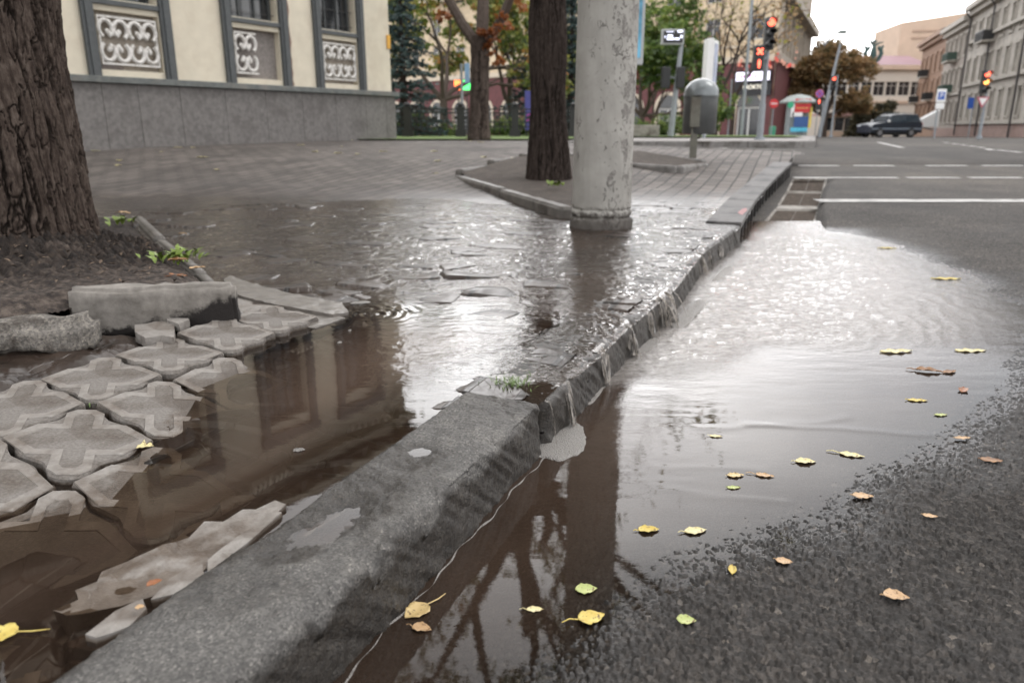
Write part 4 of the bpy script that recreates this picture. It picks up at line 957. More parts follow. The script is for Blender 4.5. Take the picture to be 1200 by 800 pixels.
# ================================================================ kerbed pits
def pit_block(path,zf,w,h,labels,group,mt):
    for k,(a,c) in enumerate(zip(path[:-1],path[1:])):
        a=Vector(a);c=Vector(c);d=c-a
        z0=zf(a.y);z1=zf(c.y)
        rock_block('pit_kerb',d.length-.012,w,h,mt,(a.x,a.y,min(z0,z1)-.06),math.atan2(d.y,d.x),labels[k],'kerb piece',(0,0),23+k,group=group,bev=.014,rough=.004)
zP=lambda y:float(P(y))-.02
pit_block([(.42,5.72),(-.08,7.4),(-.66,9.35)],zP,.11,.17,['dark wet pit kerb touching the concrete pole on its left','dark pit kerb reaching left to the corner of the tree pit'],'kerb of the second tree pit',M_pitw)
pit_block([(-.66,9.45),(-.30,10.4),(.1,11.2),(1.4,11.3)],zP,.1,.15,['left end kerb of the pit around the dark tree','back kerb of the pit left of the dark trunk','back kerb hidden behind the dark trunk'],'kerb of the second tree pit',M_pitw)
pit_block([(.9,11.35),(2.08,9.6),(2.6,10.35)],zP,.12,.17,['front kerb of the litter bin pit','end kerb of the pit beside the litter bin'],'kerb of the litter bin pit',M_kerbfar)
pit_block([(2.0,12.25),(2.62,10.45)],zP,.1,.15,['back kerb of the pit behind the litter bin'],'kerb of the litter bin pit',M_kerbfar)
for k,poly in enumerate([[(.44,5.8),(-.08,7.45),(-.62,9.4),(.1,11.15),(1.4,11.25),(1.0,8.6),(.9,6.2)],[(.92,11.4),(2.06,9.7),(2.6,10.4),(2.0,12.2),(1.3,12.0)]]):
    o=pave_poly('soil',poly,lambda y:zP(y)+.055,mat('pit soil',(.065,.052,.043),.95,.4,9,.8,60,bd=.02),['bare soil in the pit around the dark tree','thin soil and grass in the pit by the litter bin'][k],.5)
# ================================================================ litter bin
M_bin=mat('bin steel',(.12,.125,.125),.35,.12,9,.1,50,metal=.55);M_bpost=mat('bin post',(.14,.135,.11),.6,.2,9,.2,50,dirt=(.08,.06,.045))
Yb=11.1;xb=XU(812,Yb,180);zb=float(P(Yb))
t=thing('litter_bin','grey domed litter bin on a square post at the corner of its kerbed pit','litter bin',(xb,Yb,zb),R(-6))
b=MB();b.box(-.048,.048,-.04,.04,-.1,.78);b.build('post',M_bpost,t,bevel=.006)
b=MB();b.box(-.075,.055,-.085,.0,.44,.86);b.build('bracket',M_bpost,t,bevel=.008)
b=MB();b.box(-.06,.07,-.11,.0,.868,.885);b.build('bracket_cap',M_bin,t,bevel=.004)
bx=.085
b=MB();b.lathe([(.225,.35),(.238,.37),(.24,.80),(.245,.86)],40,(bx,.17,0));b.build('body',M_bin,t,smooth=True)
b=MB();b.lathe([(.248,.862),(.25,.885)]+[(.248*math.cos(a),.885+.225*math.sin(a)) for a in np.linspace(.05,1.5,12)],40,(bx,.17,0));b.build('hood',mat('bin hood',(.17,.185,.19),.28,.1,9,.05,50,metal=.5),t,smooth=True)
b=MB();b.tube([(bx+.0,.05,.36),(bx+.0,.05,.30),(bx-.02,.05,.28)],.016,6);b.build('latch',M_bpost,t)
# ================================================================ walls with real openings
def wall_grid(b,L,H,holes,dep=.25,z0=0,y=0):
    xs=sorted({0,L}|{h[0] for h in holes}|{h[1] for h in holes});zs=sorted({z0,H}|{h[2] for h in holes}|{h[3] for h in holes})
    for xa,xc in zip(xs,xs[1:]):
        for za,zc in zip(zs,zs[1:]):
            mx,mz=(xa+xc)/2,(za+zc)/2
            if any(h[0]<mx<h[1] and h[2]<mz<h[3] for h in holes):continue
            b.quad((xa,y,za),(xc,y,za),(xc,y,zc),(xa,y,zc))
    for xa,xc,za,zc in [h[:4] for h in holes]:
        b.quad((xa,y,za),(xa,y+dep,za),(xa,y+dep,zc),(xa,y,zc));b.quad((xc,y,za),(xc,y,zc),(xc,y+dep,zc),(xc,y+dep,za))
        b.quad((xa,y,za),(xc,y,za),(xc,y+dep,za),(xa,y+dep,za));b.quad((xa,y,zc),(xa,y+dep,zc),(xc,y+dep,zc),(xc,y,zc))
M_glass=mat('window glass',(.025,.028,.032),.08,.4,2.5,.05,3,spec=.8)
M_wframe=mat('window frame',(.55,.53,.49),.6,.1,20,0);M_wdark=mat('grey frame',(.080,.087,.090),.6,.18,12,.25,60)
_wt={}
def window(parent,xa,xc,za,zc,y,fm=None,glass=None,bars=(1,1),fw=.06,name='window'):
    """frame mesh with a pane child"""
    fm=fm or M_wframe;glass=glass or M_glass
    key=(round(xc-xa,2),round(zc-za,2),fm.name,glass.name,bars,fw)
    if key not in _wt:
        w,h=xc-xa,zc-za;b=MB();b.box(0,fw,0,.06,0,h);b.box(w-fw,w,0,.06,0,h);b.box(fw,w-fw,0,.06,0,fw);b.box(fw,w-fw,0,.06,h-fw,h)
        for k in range(bars[0]):x=w*(k+1)/(bars[0]+1);b.box(x-fw*.4,x+fw*.4,.005,.055,fw,h-fw)
        for k in range(bars[1]):z=h*(k+1)/(bars[1]+1) if bars[1]!=1 else h*.7;b.box(fw,w-fw,.008,.052,z-fw*.4,z+fw*.4)
        f=b.build(name,fm,parent);p=MB();p.box(fw*.5,w-fw*.5,.03,.04,fw*.5,h-fw*.5);g=p.build('pane',glass,f)
        _wt[key]=(f.data,g.data)
    else:
        f=bpy.data.objects.new(name,_wt[key][0]);link(f);f.parent=parent;g=bpy.data.objects.new('pane',_wt[key][1]);link(g);g.parent=f
    f.location=(xa,y,za);return f
def bld(name,label,x,y,z,ang,group=None): return thing(name,label,'building',(x,y,z),ang,group)
# ---------------------------------------------------------------- left building (cream, grey plinth)
CR=mat('cream plaster',(.68,.62,.50),.85,.07,3,.15,60,dirt=(.60,.53,.42),ds=1.6);GR=M_wdark
PL=mat('granite plinth',(.165,.155,.148),.75,.28,13,.35,150,dirt=(.115,.105,.10),ds=2)
Yc=19.0;Xc=XU(462,Yc);ang=math.atan2(1,.648);LB=24.0
z0=float(P(Yc))-.05;t=bld('cream_building','cream plastered building on a grey granite plinth with grey framed windows and white lattice panels',Xc-LB*math.cos(ang),Yc-LB*math.sin(ang),z0,ang)
def sx_(s):return LB-s     # distance from the corner -> local x
bays=[(.95,2.45),(3.15,4.72),(5.78,7.35),(8.5,10.1),(11.2,12.8),(13.9,15.5),(16.6,18.2)]
H0=1.12;HT=6.35;holes=[]
for a,c in bays:
    holes.append((sx_(c)+.22,sx_(a)-.22,H0+.14,H0+1.05));holes.append((sx_(c)+.22,sx_(a)-.22,H0+1.24,H0+4.2))
b=MB();wall_grid(b,LB-.06,HT,holes,.3,z0=H0);b.quad((LB-.06,0,H0),(LB-.06,9,H0),(LB-.06,9,HT),(LB-.06,0,HT));b.quad((0,0,H0),(0,9,H0),(0,9,HT),(0,0,HT));b.quad((0,9,H0),(LB-.06,9,H0),(LB-.06,9,HT),(0,9,HT))
b.build('wall',CR,t)
b=MB();x=0;rs=random.Random(3)
while x<LB-.01:
    w=min(rs.choice((.62,.7,.8,.95)),LB-x)
    if LB-x-w<.3:w=LB-x
    b.box(x+.003,x+w-.003,-.06,.2,-.3,H0-.08);x+=w
b.box(LB-.25,LB,.203,9,-.3,H0-.08);b.build('plinth',PL,t,bevel=.006)
b=MB();b.box(0,LB+.08,-.14,.1,H0-.075,H0+.03);b.box(LB-.1,LB+.08,.103,9,H0-.075,H0+.03);b.build('plinth_ledge',mat('ledge',(.13,.14,.135),.7,.25,9,.3,70,dirt=(.2,.19,.17)),t,bevel=.01)
M_curt=mat('dark red curtain',(.09,.02,.015),.9,.5,9,0,scl=(6,1,.3));M_lat=mat('white lattice plaster',(.72,.70,.67),.75,.12,14,.2,90,dirt=(.40,.37,.33),ds=9);M_rub=mat('bare rubble',(.26,.235,.22),.9,.3,25,.8,70,bd=.02);M_iron=mat('black iron',(.02,.02,.021),.5,.2,9,.1,60)
M_pink=mat('exposed brick',(.30,.19,.15),.9,.3,20,.6,60,bd=.02)
for wi,(a,c) in enumerate(bays):
    xa,xc=sx_(c),sx_(a);f=MB()
    for xx in(xa,xc-.2):
        f.box(xx,xx+.2,-.07,.05,H0+.03,H0+4.45);f.box(xx+.05,xx+.15,-.095,-.07,H0+.03,H0+4.45)
    f.box(xa-.04,xc+.04,-.11,.05,H0+4.45,H0+4.7);f.build('pilaster',GR,t,bevel=.008)
    f=MB();f.box(xa+.2,xc-.2,-.05,.28,H0+1.14,H0+1.22);f.build('sill',GR,t,bevel=.006)
    window(t,xa+.22,xc-.22,H0+1.24,H0+4.2,.2,M_wdark,M_glass,(2,2),.05)
    f=MB();
    for k in range(2):
        q=xa+.35+k*(xc-xa-1.0);f.box(q,q+.3,.27,.29,H0+1.3,H0+4.1)
    f.build('curtain',M_curt,t)
    f=MB()
    for k in range(9): q=H0+1.36+k*.3;f.tube([(xa+.22,.1,q),(xc-.22,.1,q)],.008,5)
    for k in range(5): q=xa+.3+k*(xc-xa-.6)/4;f.tube([(q,.1,H0+1.24),(q,.1,H0+4.2)],.008,5)
    f.build('window_bars',M_iron,t)
    # back of the panel recess; its plaster colour has the recess shade painted in
    f=MB();f.box(xa+.22,xc-.22,.14,.2,H0+.14,H0+1.05);f.build('recess_back',M_rub if wi==1 else mat('recess shade',(.36,.32,.27),.85,.2,12,.3,60),t)
    # lattice of white scrolls
    lx0,lx1=xa+.27,xc-.27;lz0,lz1=H0+.22,H0+.98
    if wi>=0:
        f=MB();nsc=4 if wi!=1 else 2;wS=(lx1-lx0)/4;xe=lx0+wS*nsc
        f.box(lx0,xe,.0,.05,lz0,lz0+.03);f.box(lx0,xe,.0,.05,lz1-.03,lz1);f.box(lx0,lx0+.025,.0,.05,lz0+.03,lz1-.03)
        if wi!=1:f.box(xe-.025,xe,.0,.05,lz0+.03,lz1-.03)
        for i in range(nsc):
            for j in range(2):
                cx=lx0+wS*(i+.5);cz=lz0+(lz1-lz0)*(.27+.46*j);r=min(wS*.47,.19);sgn=1 if i%2 else -1;sz=1 if j else -1
                pts=[]
                for k in range(19):
                    th=R(-60+290*k/18);pts.append((cx+sgn*(r*.96*math.cos(th)),.02,cz+sz*r*1.15*math.sin(th)))
                pts.append((cx-sgn*r*.25,.02,cz-sz*r*.25))
                f.tube(pts,[.034]*19+[.04],6)
                f.lathe([(.03,-.02),(.04,0),(.03,.02)],10,(0,0,0),Matrix.Translation((cx-sgn*.25*r,.02,cz-sz*.25*r))@Matrix.Rotation(PI/2,4,'X'))
        f.build('lattice_panel',M_lat,t,smooth=True)
    if wi==1:
        f=MB();rr=random.Random(2)
        pts=[(0,0)];z=H0+.05;L_=[];R_=[]
        while z<H0+2.2: L_.append((xc+.01-rr.uniform(0,.05),z));R_.append((xc+.045+rr.uniform(0,.05),z));z+=.12
        f.prism(L_+R_[::-1],-.012,.0,'y');tag(f.build('exposed_brick',M_pink,t),'strip of bare brick where the plaster fell off beside the second window')
    if wi==2:
        f=MB();f.prism([(xa+.24,H0+.145),(xa+.62,H0+.145),(xa+.6,H0+.19),(xa+.36,H0+.215),(xa+.24,H0+.21)],.0,.10,'y');f.build('broken_plaster',mat('grey rubble',(.12,.10,.09),.9,.3,20,.6,60),t)
# cornice, brackets, roof
f=MB();f.box(0,LB,-.35,9,HT,HT+.22);f.box(0,LB+.05,-.75,9,HT+.42,HT+.6);f.build('cornice',CR,t,bevel=.02)
f=MB();q=0
while q<LB-.1: f.box(q,q+.13,-.68,-.02,HT+.222,HT+.418);q+=.48
f.build('brackets',mat('dark bracket',(.12,.10,.085),.8,.2,9),t)
f=MB();f.prism([(-.8,HT+.603),(9.1,HT+.603),(4,HT+3.1)],0,LB,'x');f.build('roof',mat('dark roof',(.07,.055,.05),.7,.2,5),t)
f=MB();f.box(LB-.16,LB-.06,-.035,-.002,H0+1.0,H0+1.3);f.build('house_plate',mat('orange plate',(.75,.40,.06),.5,.1,5,0),t)
# ---------------------------------------------------------------- yellow block with maroon ground floor
YL=mat('yellow ochre plaster',(.66,.54,.38),.85,.12,1.2,.1,20,dirt=(.44,.35,.25),ds=.7);MR=mat('maroon tiles',(.125,.04,.042),.6,.2,2,.1,20);PEA=mat('pale trim',(.62,.54,.43),.8,.1,4,0)
Ycn=68.0;Xcn=XU(903,Ycn);an2=math.atan2(-27,29);L2=62.0
gz=GF(Ycn)-.1;t=bld('corner_block','tall yellow ochre apartment block with a maroon shop floor behind the lawn','x' and Xcn-L2*math.cos(an2),Ycn-L2*math.sin(an2),0,an2)
t.location.z=gz-.0
HM=ZV(68,Ycn)-gz;HR=13.6
holes=[];wins=[];nb=15;bw=L2/nb
for k in range(nb):
    cx=bw*(k+.5)
    for fl in range(3): wins.append((cx-.75,cx+.75,HM+1.6+fl*3.3,HM+3.6+fl*3.3))
arch=[bw*(k+.5) for k in range(nb)]
holes=wins
b=MB();wall_grid(b,L2,HR+2,holes,.3,z0=HM);b.quad((0,0,HM),(0,14,HM),(0,14,HR+2),(0,0,HR+2));b.build('wall',YL,t)
b=MB();ah=[(x-1.1,x+1.1,0.02,2.6) for x in arch];wall_grid(b,L2,HM,ah,.35,z0=-1,y=-.12);b.build('shop_floor_wall',MR,t)
b=MB();b.box(0,L2,-.3,0,HM-.25,HM+.3);b.box(0,L2,-.22,0,HM+1.0,HM+1.2);b.box(0,L2+.3,-.9,0,HR+1.4,HR+2);b.build('cornice',PEA,t)
for (xa,xc,za,zc) in wins: window(t,xa,xc,za,zc,.12,M_wframe,M_glass,(1,1),.09)
for x in arch:
    b=MB();n=16;ro,ri=1.45,1.15
    out=[(x+ro*math.cos(PI*k/n),2.6+ro*math.sin(PI*k/n)) for k in range(n+1)];inn=[(x+ri*math.cos(PI*k/n),2.6+ri*math.sin(PI*k/n)) for k in range(n+1)][::-1]
    for k in range(n): b.prism([out[k],out[k+1],inn[n-1-k],inn[n-k]],-.2,-.12,'y')
    b.box(x-ro,x-ri,-.2,-.12,0,2.6);b.box(x+ri,x+ro,-.2,-.12,0,2.6);f=b.build('arch',PEA,t)
    b=MB();b.prism([(x+ri*math.cos(PI*k/n),2.6+ri*math.sin(PI*k/n)) for k in range(n+1)],-.15,-.121,'y');b.build('fanlight',M_glass,f)
    b=MB();b.box(x-1.1,x+1.1,.1,.15,0,2.6);b.build('door_glass',M_glass,f)
    b=MB();
    for xx in(-1.1,-.08,.94): b.box(x+xx,x+xx+.16,.02,.099,0,2.55)
    b.box(x-1.1,x+1.1,.02,.099,2.4,2.6);b.build('door_frame',mat('white door frame',(.6,.6,.58),.5,.05,5,0),f)
# conditioners and drainpipes
for k,(i,fl) in enumerate([(12,1),(10,2),(9,1),(6,1),(13,3),(4,2)]):
    b=MB();x=bw*(i+1);z=HM+3.2+fl*3.0;b.box(x-.45,x+.45,-.4,-.02,z,z+.6);f=b.build('air_conditioner',mat('ac white',(.55,.55,.55),.5,.1,5,0),t,bevel=.03)
    b=MB();b.lathe([(.2,-.01),(.2,.01)],16,(0,0,0),Matrix.Translation((x-.1,-.41,z+.3))@Matrix.Rotation(PI/2,4,'X'));b.build('fan_grille',M_wdark,f)
for i in (5,9,11,13):
    b=MB();x=bw*i+.35;b.tube([(x,-.2,HM+.4),(x,-.2,HR+1.3)],.09,6);b.build('drainpipe',mat('rust pipe',(.20,.10,.07),.7,.2,5,0),t)
# side facade running away along the avenue
sd=Vector((35.2-Xcn,95-Ycn));La=sd.length;a3=math.atan2(sd.y,sd.x)
t2=bld('corner_block','narrow grey brown side of the corner block with thin columns behind the red signal',Xcn,Ycn,gz,a3)
DK=mat('grey brown plaster',(.30,.25,.20),.85,.2,1.5,.1,20)
hs=[];nb2=10;
for k in range(nb2):
    cx=La*(k+.5)/nb2
    for fl in range(3):hs.append((cx-.7,cx+.7,HM+1.6+fl*3.3,HM+3.7+fl*3.3))
b=MB();wall_grid(b,La,HR-2.2,hs,.3,z0=-1.5);b.quad((La,0,-1.5),(La,14,-1.5),(La,14,HR-2),(La,0,HR-2));b.build('wall',DK,t2)
for h in hs:window(t2,h[0],h[1],h[2],h[3],.12,M_wframe,M_glass,(1,1),.09)
b=MB()
for k in range(nb2+1):
    b=MB();x=min(La-.3,La*k/nb2);b.box(x,x+.35,-.35,-.01,HM,HR-2.6)
    b.build('column',mat('column',(.42,.37,.31),.8,.2,2,0),t2)
b=MB();b.box(-.3,La,-.5,-.01,HM-.2,HM+.35);b.box(-.5,La+.4,-1.1,-.01,HR-2.6,HR-1.9);b.build('cornice',mat('trim grey',(.36,.32,.27),.8,.2,2,0),t2)
b=MB();b.box(.2,La-.2,-.12,-.01,-1,HM-.21);b.build('shop_floor_wall',MR,t2)
# ---------------------------------------------------------------- text
def text(s,size,mt,parent,loc,rot=(PI/2,0,0),name='lettering',ext=.01,label=None,align='CENTER'):
    c=bpy.data.curves.new(name,'FONT');c.body=s;c.size=size;c.extrude=ext;c.align_x=align;c.align_y='CENTER'
    o=bpy.data.objects.new('tmp_text',c);link(o);dg=bpy.context.evaluated_depsgraph_get();me=bpy.data.meshes.new_from_object(o.evaluated_get(dg));bpy.data.objects.remove(o)
    me.materials.clear();me.materials.append(mt);q=bpy.data.objects.new(name,me);link(q);q.parent=parent;q.location=loc;q.rotation_euler=rot
    if label:q['label']=label
    return q
M_white=mat('white paint',(.78,.78,.77),.5,.04,5,0);M_red=mat('red paint',(.55,.03,.035),.5,.1,5,0);M_blue=mat('blue paint',(.03,.10,.42),.5,.1,5,0)
M_pale=mat('lit letters',(.85,.80,.68),.5,.02,5,0,emit=.9);M_signk=mat('sign black',(.015,.015,.018),.4,.1,5,0)
M_led=mat('lit screen',(.75,.72,.92),.4,.18,1.6,0,emit=1.3);M_metal=mat('grey pole paint',(.26,.28,.30),.5,.12,6,.1,30,metal=.2)
# sign over the arched shop door: letters and screen hang on the building
def face_at(u,v,Yc0,ang0,x0,y0):  # meet the view ray through u with the vertical plane of a facade
    d=AT(u,140,1.0);r=d.x/d.y if d.y else 0
    c,s=math.cos(ang0),math.sin(ang0);# x0+c*k = r*(y0+s*k)
    return (r*y0-x0)/(c-r*s)
ox,oy=Xcn-L2*math.cos(an2),Ycn-L2*math.sin(an2)
def K(u): return face_at(u,0,0,an2,ox,oy)
def hz(v,u): k=K(u);Yp=oy+math.sin(an2)*k;return ZV(v,Yp)-gz
ka,kc=K(861),K(902)
ts=thing('shop_screen','long white and pink lit screen above the lettering of the corner shop','screen',(ox+math.cos(an2)*ka-math.sin(an2)*-.4,oy+math.sin(an2)*ka+math.cos(an2)*-.4,gz),an2)
w_=kc-ka;za,zc=hz(95,880),hz(85,880)
b=MB();b.box(0,w_,-.15,.1,za-.1,zc+.1);b.build('housing',M_signk,ts);b=MB();b.box(.1,w_-.1,-.17,-.151,za,zc);b.build('display',M_led,ts)
b=MB();
for k in range(9): b.box(.5+k*.28*w_/4.2,.5+k*.28*w_/4.2+.16,-.19,-.171,za+.2+.1*(k%3),zc-.25)
b.build('display_marks',mat('pink mark',(.55,.12,.45),.5,.3,5,0,emit=.7),ts)
ts=thing('shop_sign','black sign reading PROKTOR in pale letters above the arched shop door','sign',(ox+math.cos(an2)*ka,oy+math.sin(an2)*ka,gz),an2)
za,zc=hz(108,880),hz(97,880);b=MB();b.box(-.1,w_,-.32,-.21,za-.3,zc+.15);b.build('panel',M_signk,ts)
text('PROKTOR',(zc-za)*.62,M_pale,ts,(w_*.55,-.34,(za+zc)/2))
# lights and red decoration above the screen
ts=thing('shop_garland','red and orange lit decoration above the lit screen','decoration',(ox+math.cos(an2)*ka,oy+math.sin(an2)*ka,gz),an2)
rr=random.Random(9)
for k in range(30):
    x=rr.uniform(-.4,w_+2);z=rr.uniform(hz(84,880)+.1,hz(66,880));q=rr.uniform(.1,.26);b=MB();b.box(x,x+q,-.5,-.42,z,z+q*1.3)
    b.build('coloured_light',[mat('red glow',(.60,.09,.07),.5,.3,1.2,0,emit=.25),mat('warm glow',(.62,.30,.22),.5,.3,1.2,0,emit=.2)][k%2],ts)
# ================================================================ street furniture
def signal(name,u,vb,vt,Y,label,heads,pr=.07,g=None,lean=0,zbase=None):
    z0=GF(Y) if zbase is None else zbase
    x=XU(u,Y,vb);t=thing(name,label,'traffic light',(x,Y,z0),0)
    H=ZV(vt,Y)-z0
    b=MB();b.tube([(0,0,-.1),(0,0,H)],[pr,pr*.85],12);b.tube([(0,0,-.05),(0,0,.06)],[pr*2.2,pr*2.0],12)
    b.tube([(0,0,0),(0,0,.9)],[pr*1.25,pr*1.2],12);b.build('pole',M_metal,t,smooth=True)
    for (du,vtop,vbot,kind) in heads:
        xc=XU(u+du,Y,vtop)-x;zt=ZV(vtop,Y)-z0;zb_=ZV(vbot,Y)-z0;n=3 if kind[0] in 'ro' else 2
        hh=zt-zb_;w=hh/n*.86
        b=MB();b.box(xc-w/2,xc+w/2,-.32,-.12,zb_,zt);f=b.build('housing',M_sig,t,bevel=.02)
        b=MB();b.box(min(xc,0)-.02,max(xc,0)+.02,-.119,-.04,(zt+zb_)/2-.03,(zt+zb_)/2+.03);b.build('bracket',M_metal,t)
        for k in range(n):
            cz=zt-hh/n*(k+.5);r=hh/n*.36
            lit=(kind=='r' and k==0) or (kind=='o' and k in(0,1)) or (kind=='p' and k in(0,1)) or (kind=='q' and k==0)
            m_=(M_lred if (k==0 or kind in 'pq') else M_lora) if lit else M_loff
            Mx=Matrix.Translation((xc,-.33,cz))@Matrix.Rotation(PI/2,4,'X')
            b=MB()
            if kind=='p' and k==0:
                for a_ in (45,-45): b.box(-r*.9,r*.9,-.011,.011,-r*.22,r*.22,Matrix.Translation((xc,-.335,cz))@Matrix.Rotation(R(a_),4,'Y'))
            elif kind in 'pq':
                b.lathe([(r*.28,-.01),(r*.28,.01)],12,(0,0,0),Matrix.Translation((xc,-.335,cz+r*.62))@Matrix.Rotation(PI/2,4,'X'));b.box(xc-r*.32,xc+r*.32,-.345,-.325,cz-r*.35,cz+r*.36);b.box(xc-r*.2,xc+r*.2,-.344,-.326,cz-r,cz-r*.36)
            else: b.lathe([(r,-.012),(r,.006),(r*.7,.02)],20,(0,0,0),Mx)
            l_=b.build('lamp',m_,f,smooth=True)
            if kind in 'ro':
                b=MB();N=10
                for q in range(N):
                    a0=PI*q/N;a1=PI*(q+1)/N;b.quad(*[(xc+r*1.12*math.cos(aa),yy,cz+r*1.12*math.sin(aa)) for aa,yy in((a0,-.32),(a1,-.32),(a1,-.52),(a0,-.52))])
                v_=b.build('visor',M_sig,f);sm=v_.modifiers.new('s','SOLIDIFY');sm.thickness=.008
    return t
M_sig=mat('signal black',(.018,.019,.02),.5,.1,5,0);M_lred=mat('red lamp lit',(1,.11,.06),.4,.05,3,0,emit=3.2);M_lora=mat('amber lamp lit',(1,.35,.08),.4,.05,3,0,emit=3);M_loff=mat('lamp off',(.02,.022,.025),.2,.1,3,0)
signal('traffic_light',890,163,60,20.0,'large red traffic light with a red pedestrian signal on its left side',[(9.5,22,60,'r'),(-3.5,55,83,'p')])
signal('traffic_light',1147,163,108,30.0,'traffic light showing red and amber at the right with a give way triangle below',[(5,83,110,'o')],.05,zbase=float(G(30))+.12)
signal('traffic_light',788,152,45,26.0,'leaning slim pole with two dark unlit signals under a small street screen',[(-9,81,103,'n'),(8,81,105,'n')],.06) if False else None
signal('traffic_light',974,156,88,46.0,'small red traffic light high in front of the brown tree',[(1,90,106,'r')],.05)
signal('traffic_light',961,156,118,50.0,'small red pedestrian signal beside the poster kiosk',[(-3,116,129,'q')],.05)
# two dark signals + screen on one pole: a thing with the screen as its own top-level object
def pole_thing(name,label,cat,u,vb,vt,Y,r0,r1,z0=None,lean=0.0,mt=None):
    z0=GF(Y) if z0 is None else z0;x=XU(u,Y,vb);t=thing(name,label,cat,(x,Y,z0),0);H=ZV(vt,Y)-z0
    b=MB();b.tube([(0,0,-.1),(lean*.5,0,H*.5),(lean,0,H)],[r0,(r0+r1)/2,r1],10);b.build('pole',mt or M_metal,t,smooth=True);return t,x,z0,H
t,x,z0,H=pole_thing('traffic_light','grey pole with two dark unlit traffic lights, left of the litter bin','traffic light',786,152,50,27.0,.11,.07,lean=.2)
for du in(-8,9):
    xc=XU(787+du,27,100)-x;zt=ZV(79,27)-z0;zb_=ZV(104,27)-z0;b=MB();b.box(xc-.14,xc+.14,-.2,.05,zb_,zt);f=b.build('housing',M_sig,t,bevel=.02)
    for k in range(3):
        cz=zt-(zt-zb_)*(k+.5)/3;sg=1 if du>0 else -1;b=MB()
        b.box(min(xc+sg*.141,xc+sg*.3),max(xc+sg*.141,xc+sg*.3),-.19,.04,cz+.08,cz+.1);b.build('visor',M_sig,f)
b=MB();b.box(XU(779,27,100)-x,XU(795,27,100)-x,-.02,.02,ZV(92,27)-z0,ZV(90,27)-z0);b.build('bracket',M_metal,t)
xs0,xs1=XU(775,27,40)-x,XU(801,27,40)-x;zb_,zt=ZV(53,27)-z0,ZV(35,27)-z0
ts=thing('street_screen','small dark screen with lit white words on the pole left of the litter bin','screen',(x,27,z0))
b=MB();b.box(xs0,xs1,-.16,.06,zb_,zt);b.build('frame',mat('pale frame',(.42,.43,.44),.5,.05,5,0),ts,bevel=.02);b=MB();b.box(xs0+.05,xs1-.05,-.18,-.161,zb_+.05,zt-.05);b.build('display',M_signk,ts)
M_lw=mat('lit words',(.75,.78,1),.5,.05,5,0,emit=1.4);b=MB();W2=xs1-xs0;Hh=zt-zb_
for (a,c,e,g_) in [(.12,.16,.42,.55),(.24,.46,.50,.62),(.22,.52,.30,.44),(.56,.78,.30,.42),(.68,.9,.78,.9),(.82,.9,.42,.6),(.18,.5,.80,.84)]: b.box(xs0+W2*a,xs0+W2*c,-.19,-.181,zb_+Hh*e,zb_+Hh*g_)
b.build('lit_text',M_lw,ts)
# white upright light box
Y=24.0;x0,x1=XU(829,Y,60),XU(846,Y,60);z0=GF(Y)
t=thing('advert_box','tall white upright advertising box on a post behind the litter bin','advert',(x0,Y,z0),R(0));zb_,zt=ZV(101,Y)-z0,ZV(45,Y)-z0
b=MB();w=x1-x0;b.box(0,w*.45,0,.5,zb_,zt);b.prism([(w*.45+.003,0),(w,.45),(w,.55),(w*.45+.003,.5)],zb_+.02,zt-.04);b.build('box',M_white,t,bevel=.015)
Mx=Matrix.Translation((w*.45,0,0))@Matrix.Rotation(math.atan2(.45,w*.55),4,'Z')
b=MB();ll=math.hypot(w*.55,.45);b.box(.06,ll-.06,-.02,-.002,zb_+.12,zt-.14,Mx);b.build('poster',mat('faded poster',(.42,.46,.58),.5,.35,2.2,0),t)
b=MB();b.tube([(w*.3,.25,-.1),(w*.3,.25,zb_)],.06,8);b.build('post',M_metal,t)
# blue billboard just right of the pole
Y=22.0;z0=GF(Y);x0,x1=XU(722,Y,40),XU(755,Y,40);t=thing('billboard','tall blue cloudy billboard half hidden behind the concrete pole','billboard',(x0,Y,z0),R(0))
b=MB();zb_,zt=ZV(76,Y)-z0,ZV(-40,Y)-z0;b.box(0,x1-x0,0,.25,zb_,zt);b.build('frame',mat('pale frame',(.42,.43,.44),.5,.05,5,0),t,bevel=.02);b=MB();b.box(.08,x1-x0-.08,-.02,-.001,zb_+.18,zt-.15);b.build('poster',mat('blue poster',(.12,.34,.50),.4,.75,1.1,0),t)
b=MB();b.tube([(.35,.12,-.1),(.35,.12,zb_)],.09,8);b.build('post',M_metal,t)
# slim poles near the shop door
pole_thing('slim_post','thin grey post in front of the arched shop door','post',869,152,-60,40.0,.09,.07)
pole_thing('slim_post','short thin pale post left of the arched shop door','post',853,152,93,45.0,.05,.05)
pole_thing('slim_post','pale slanting mast between spruce and fence holding small blue plate','post',542,155,75,28,.05,.05)
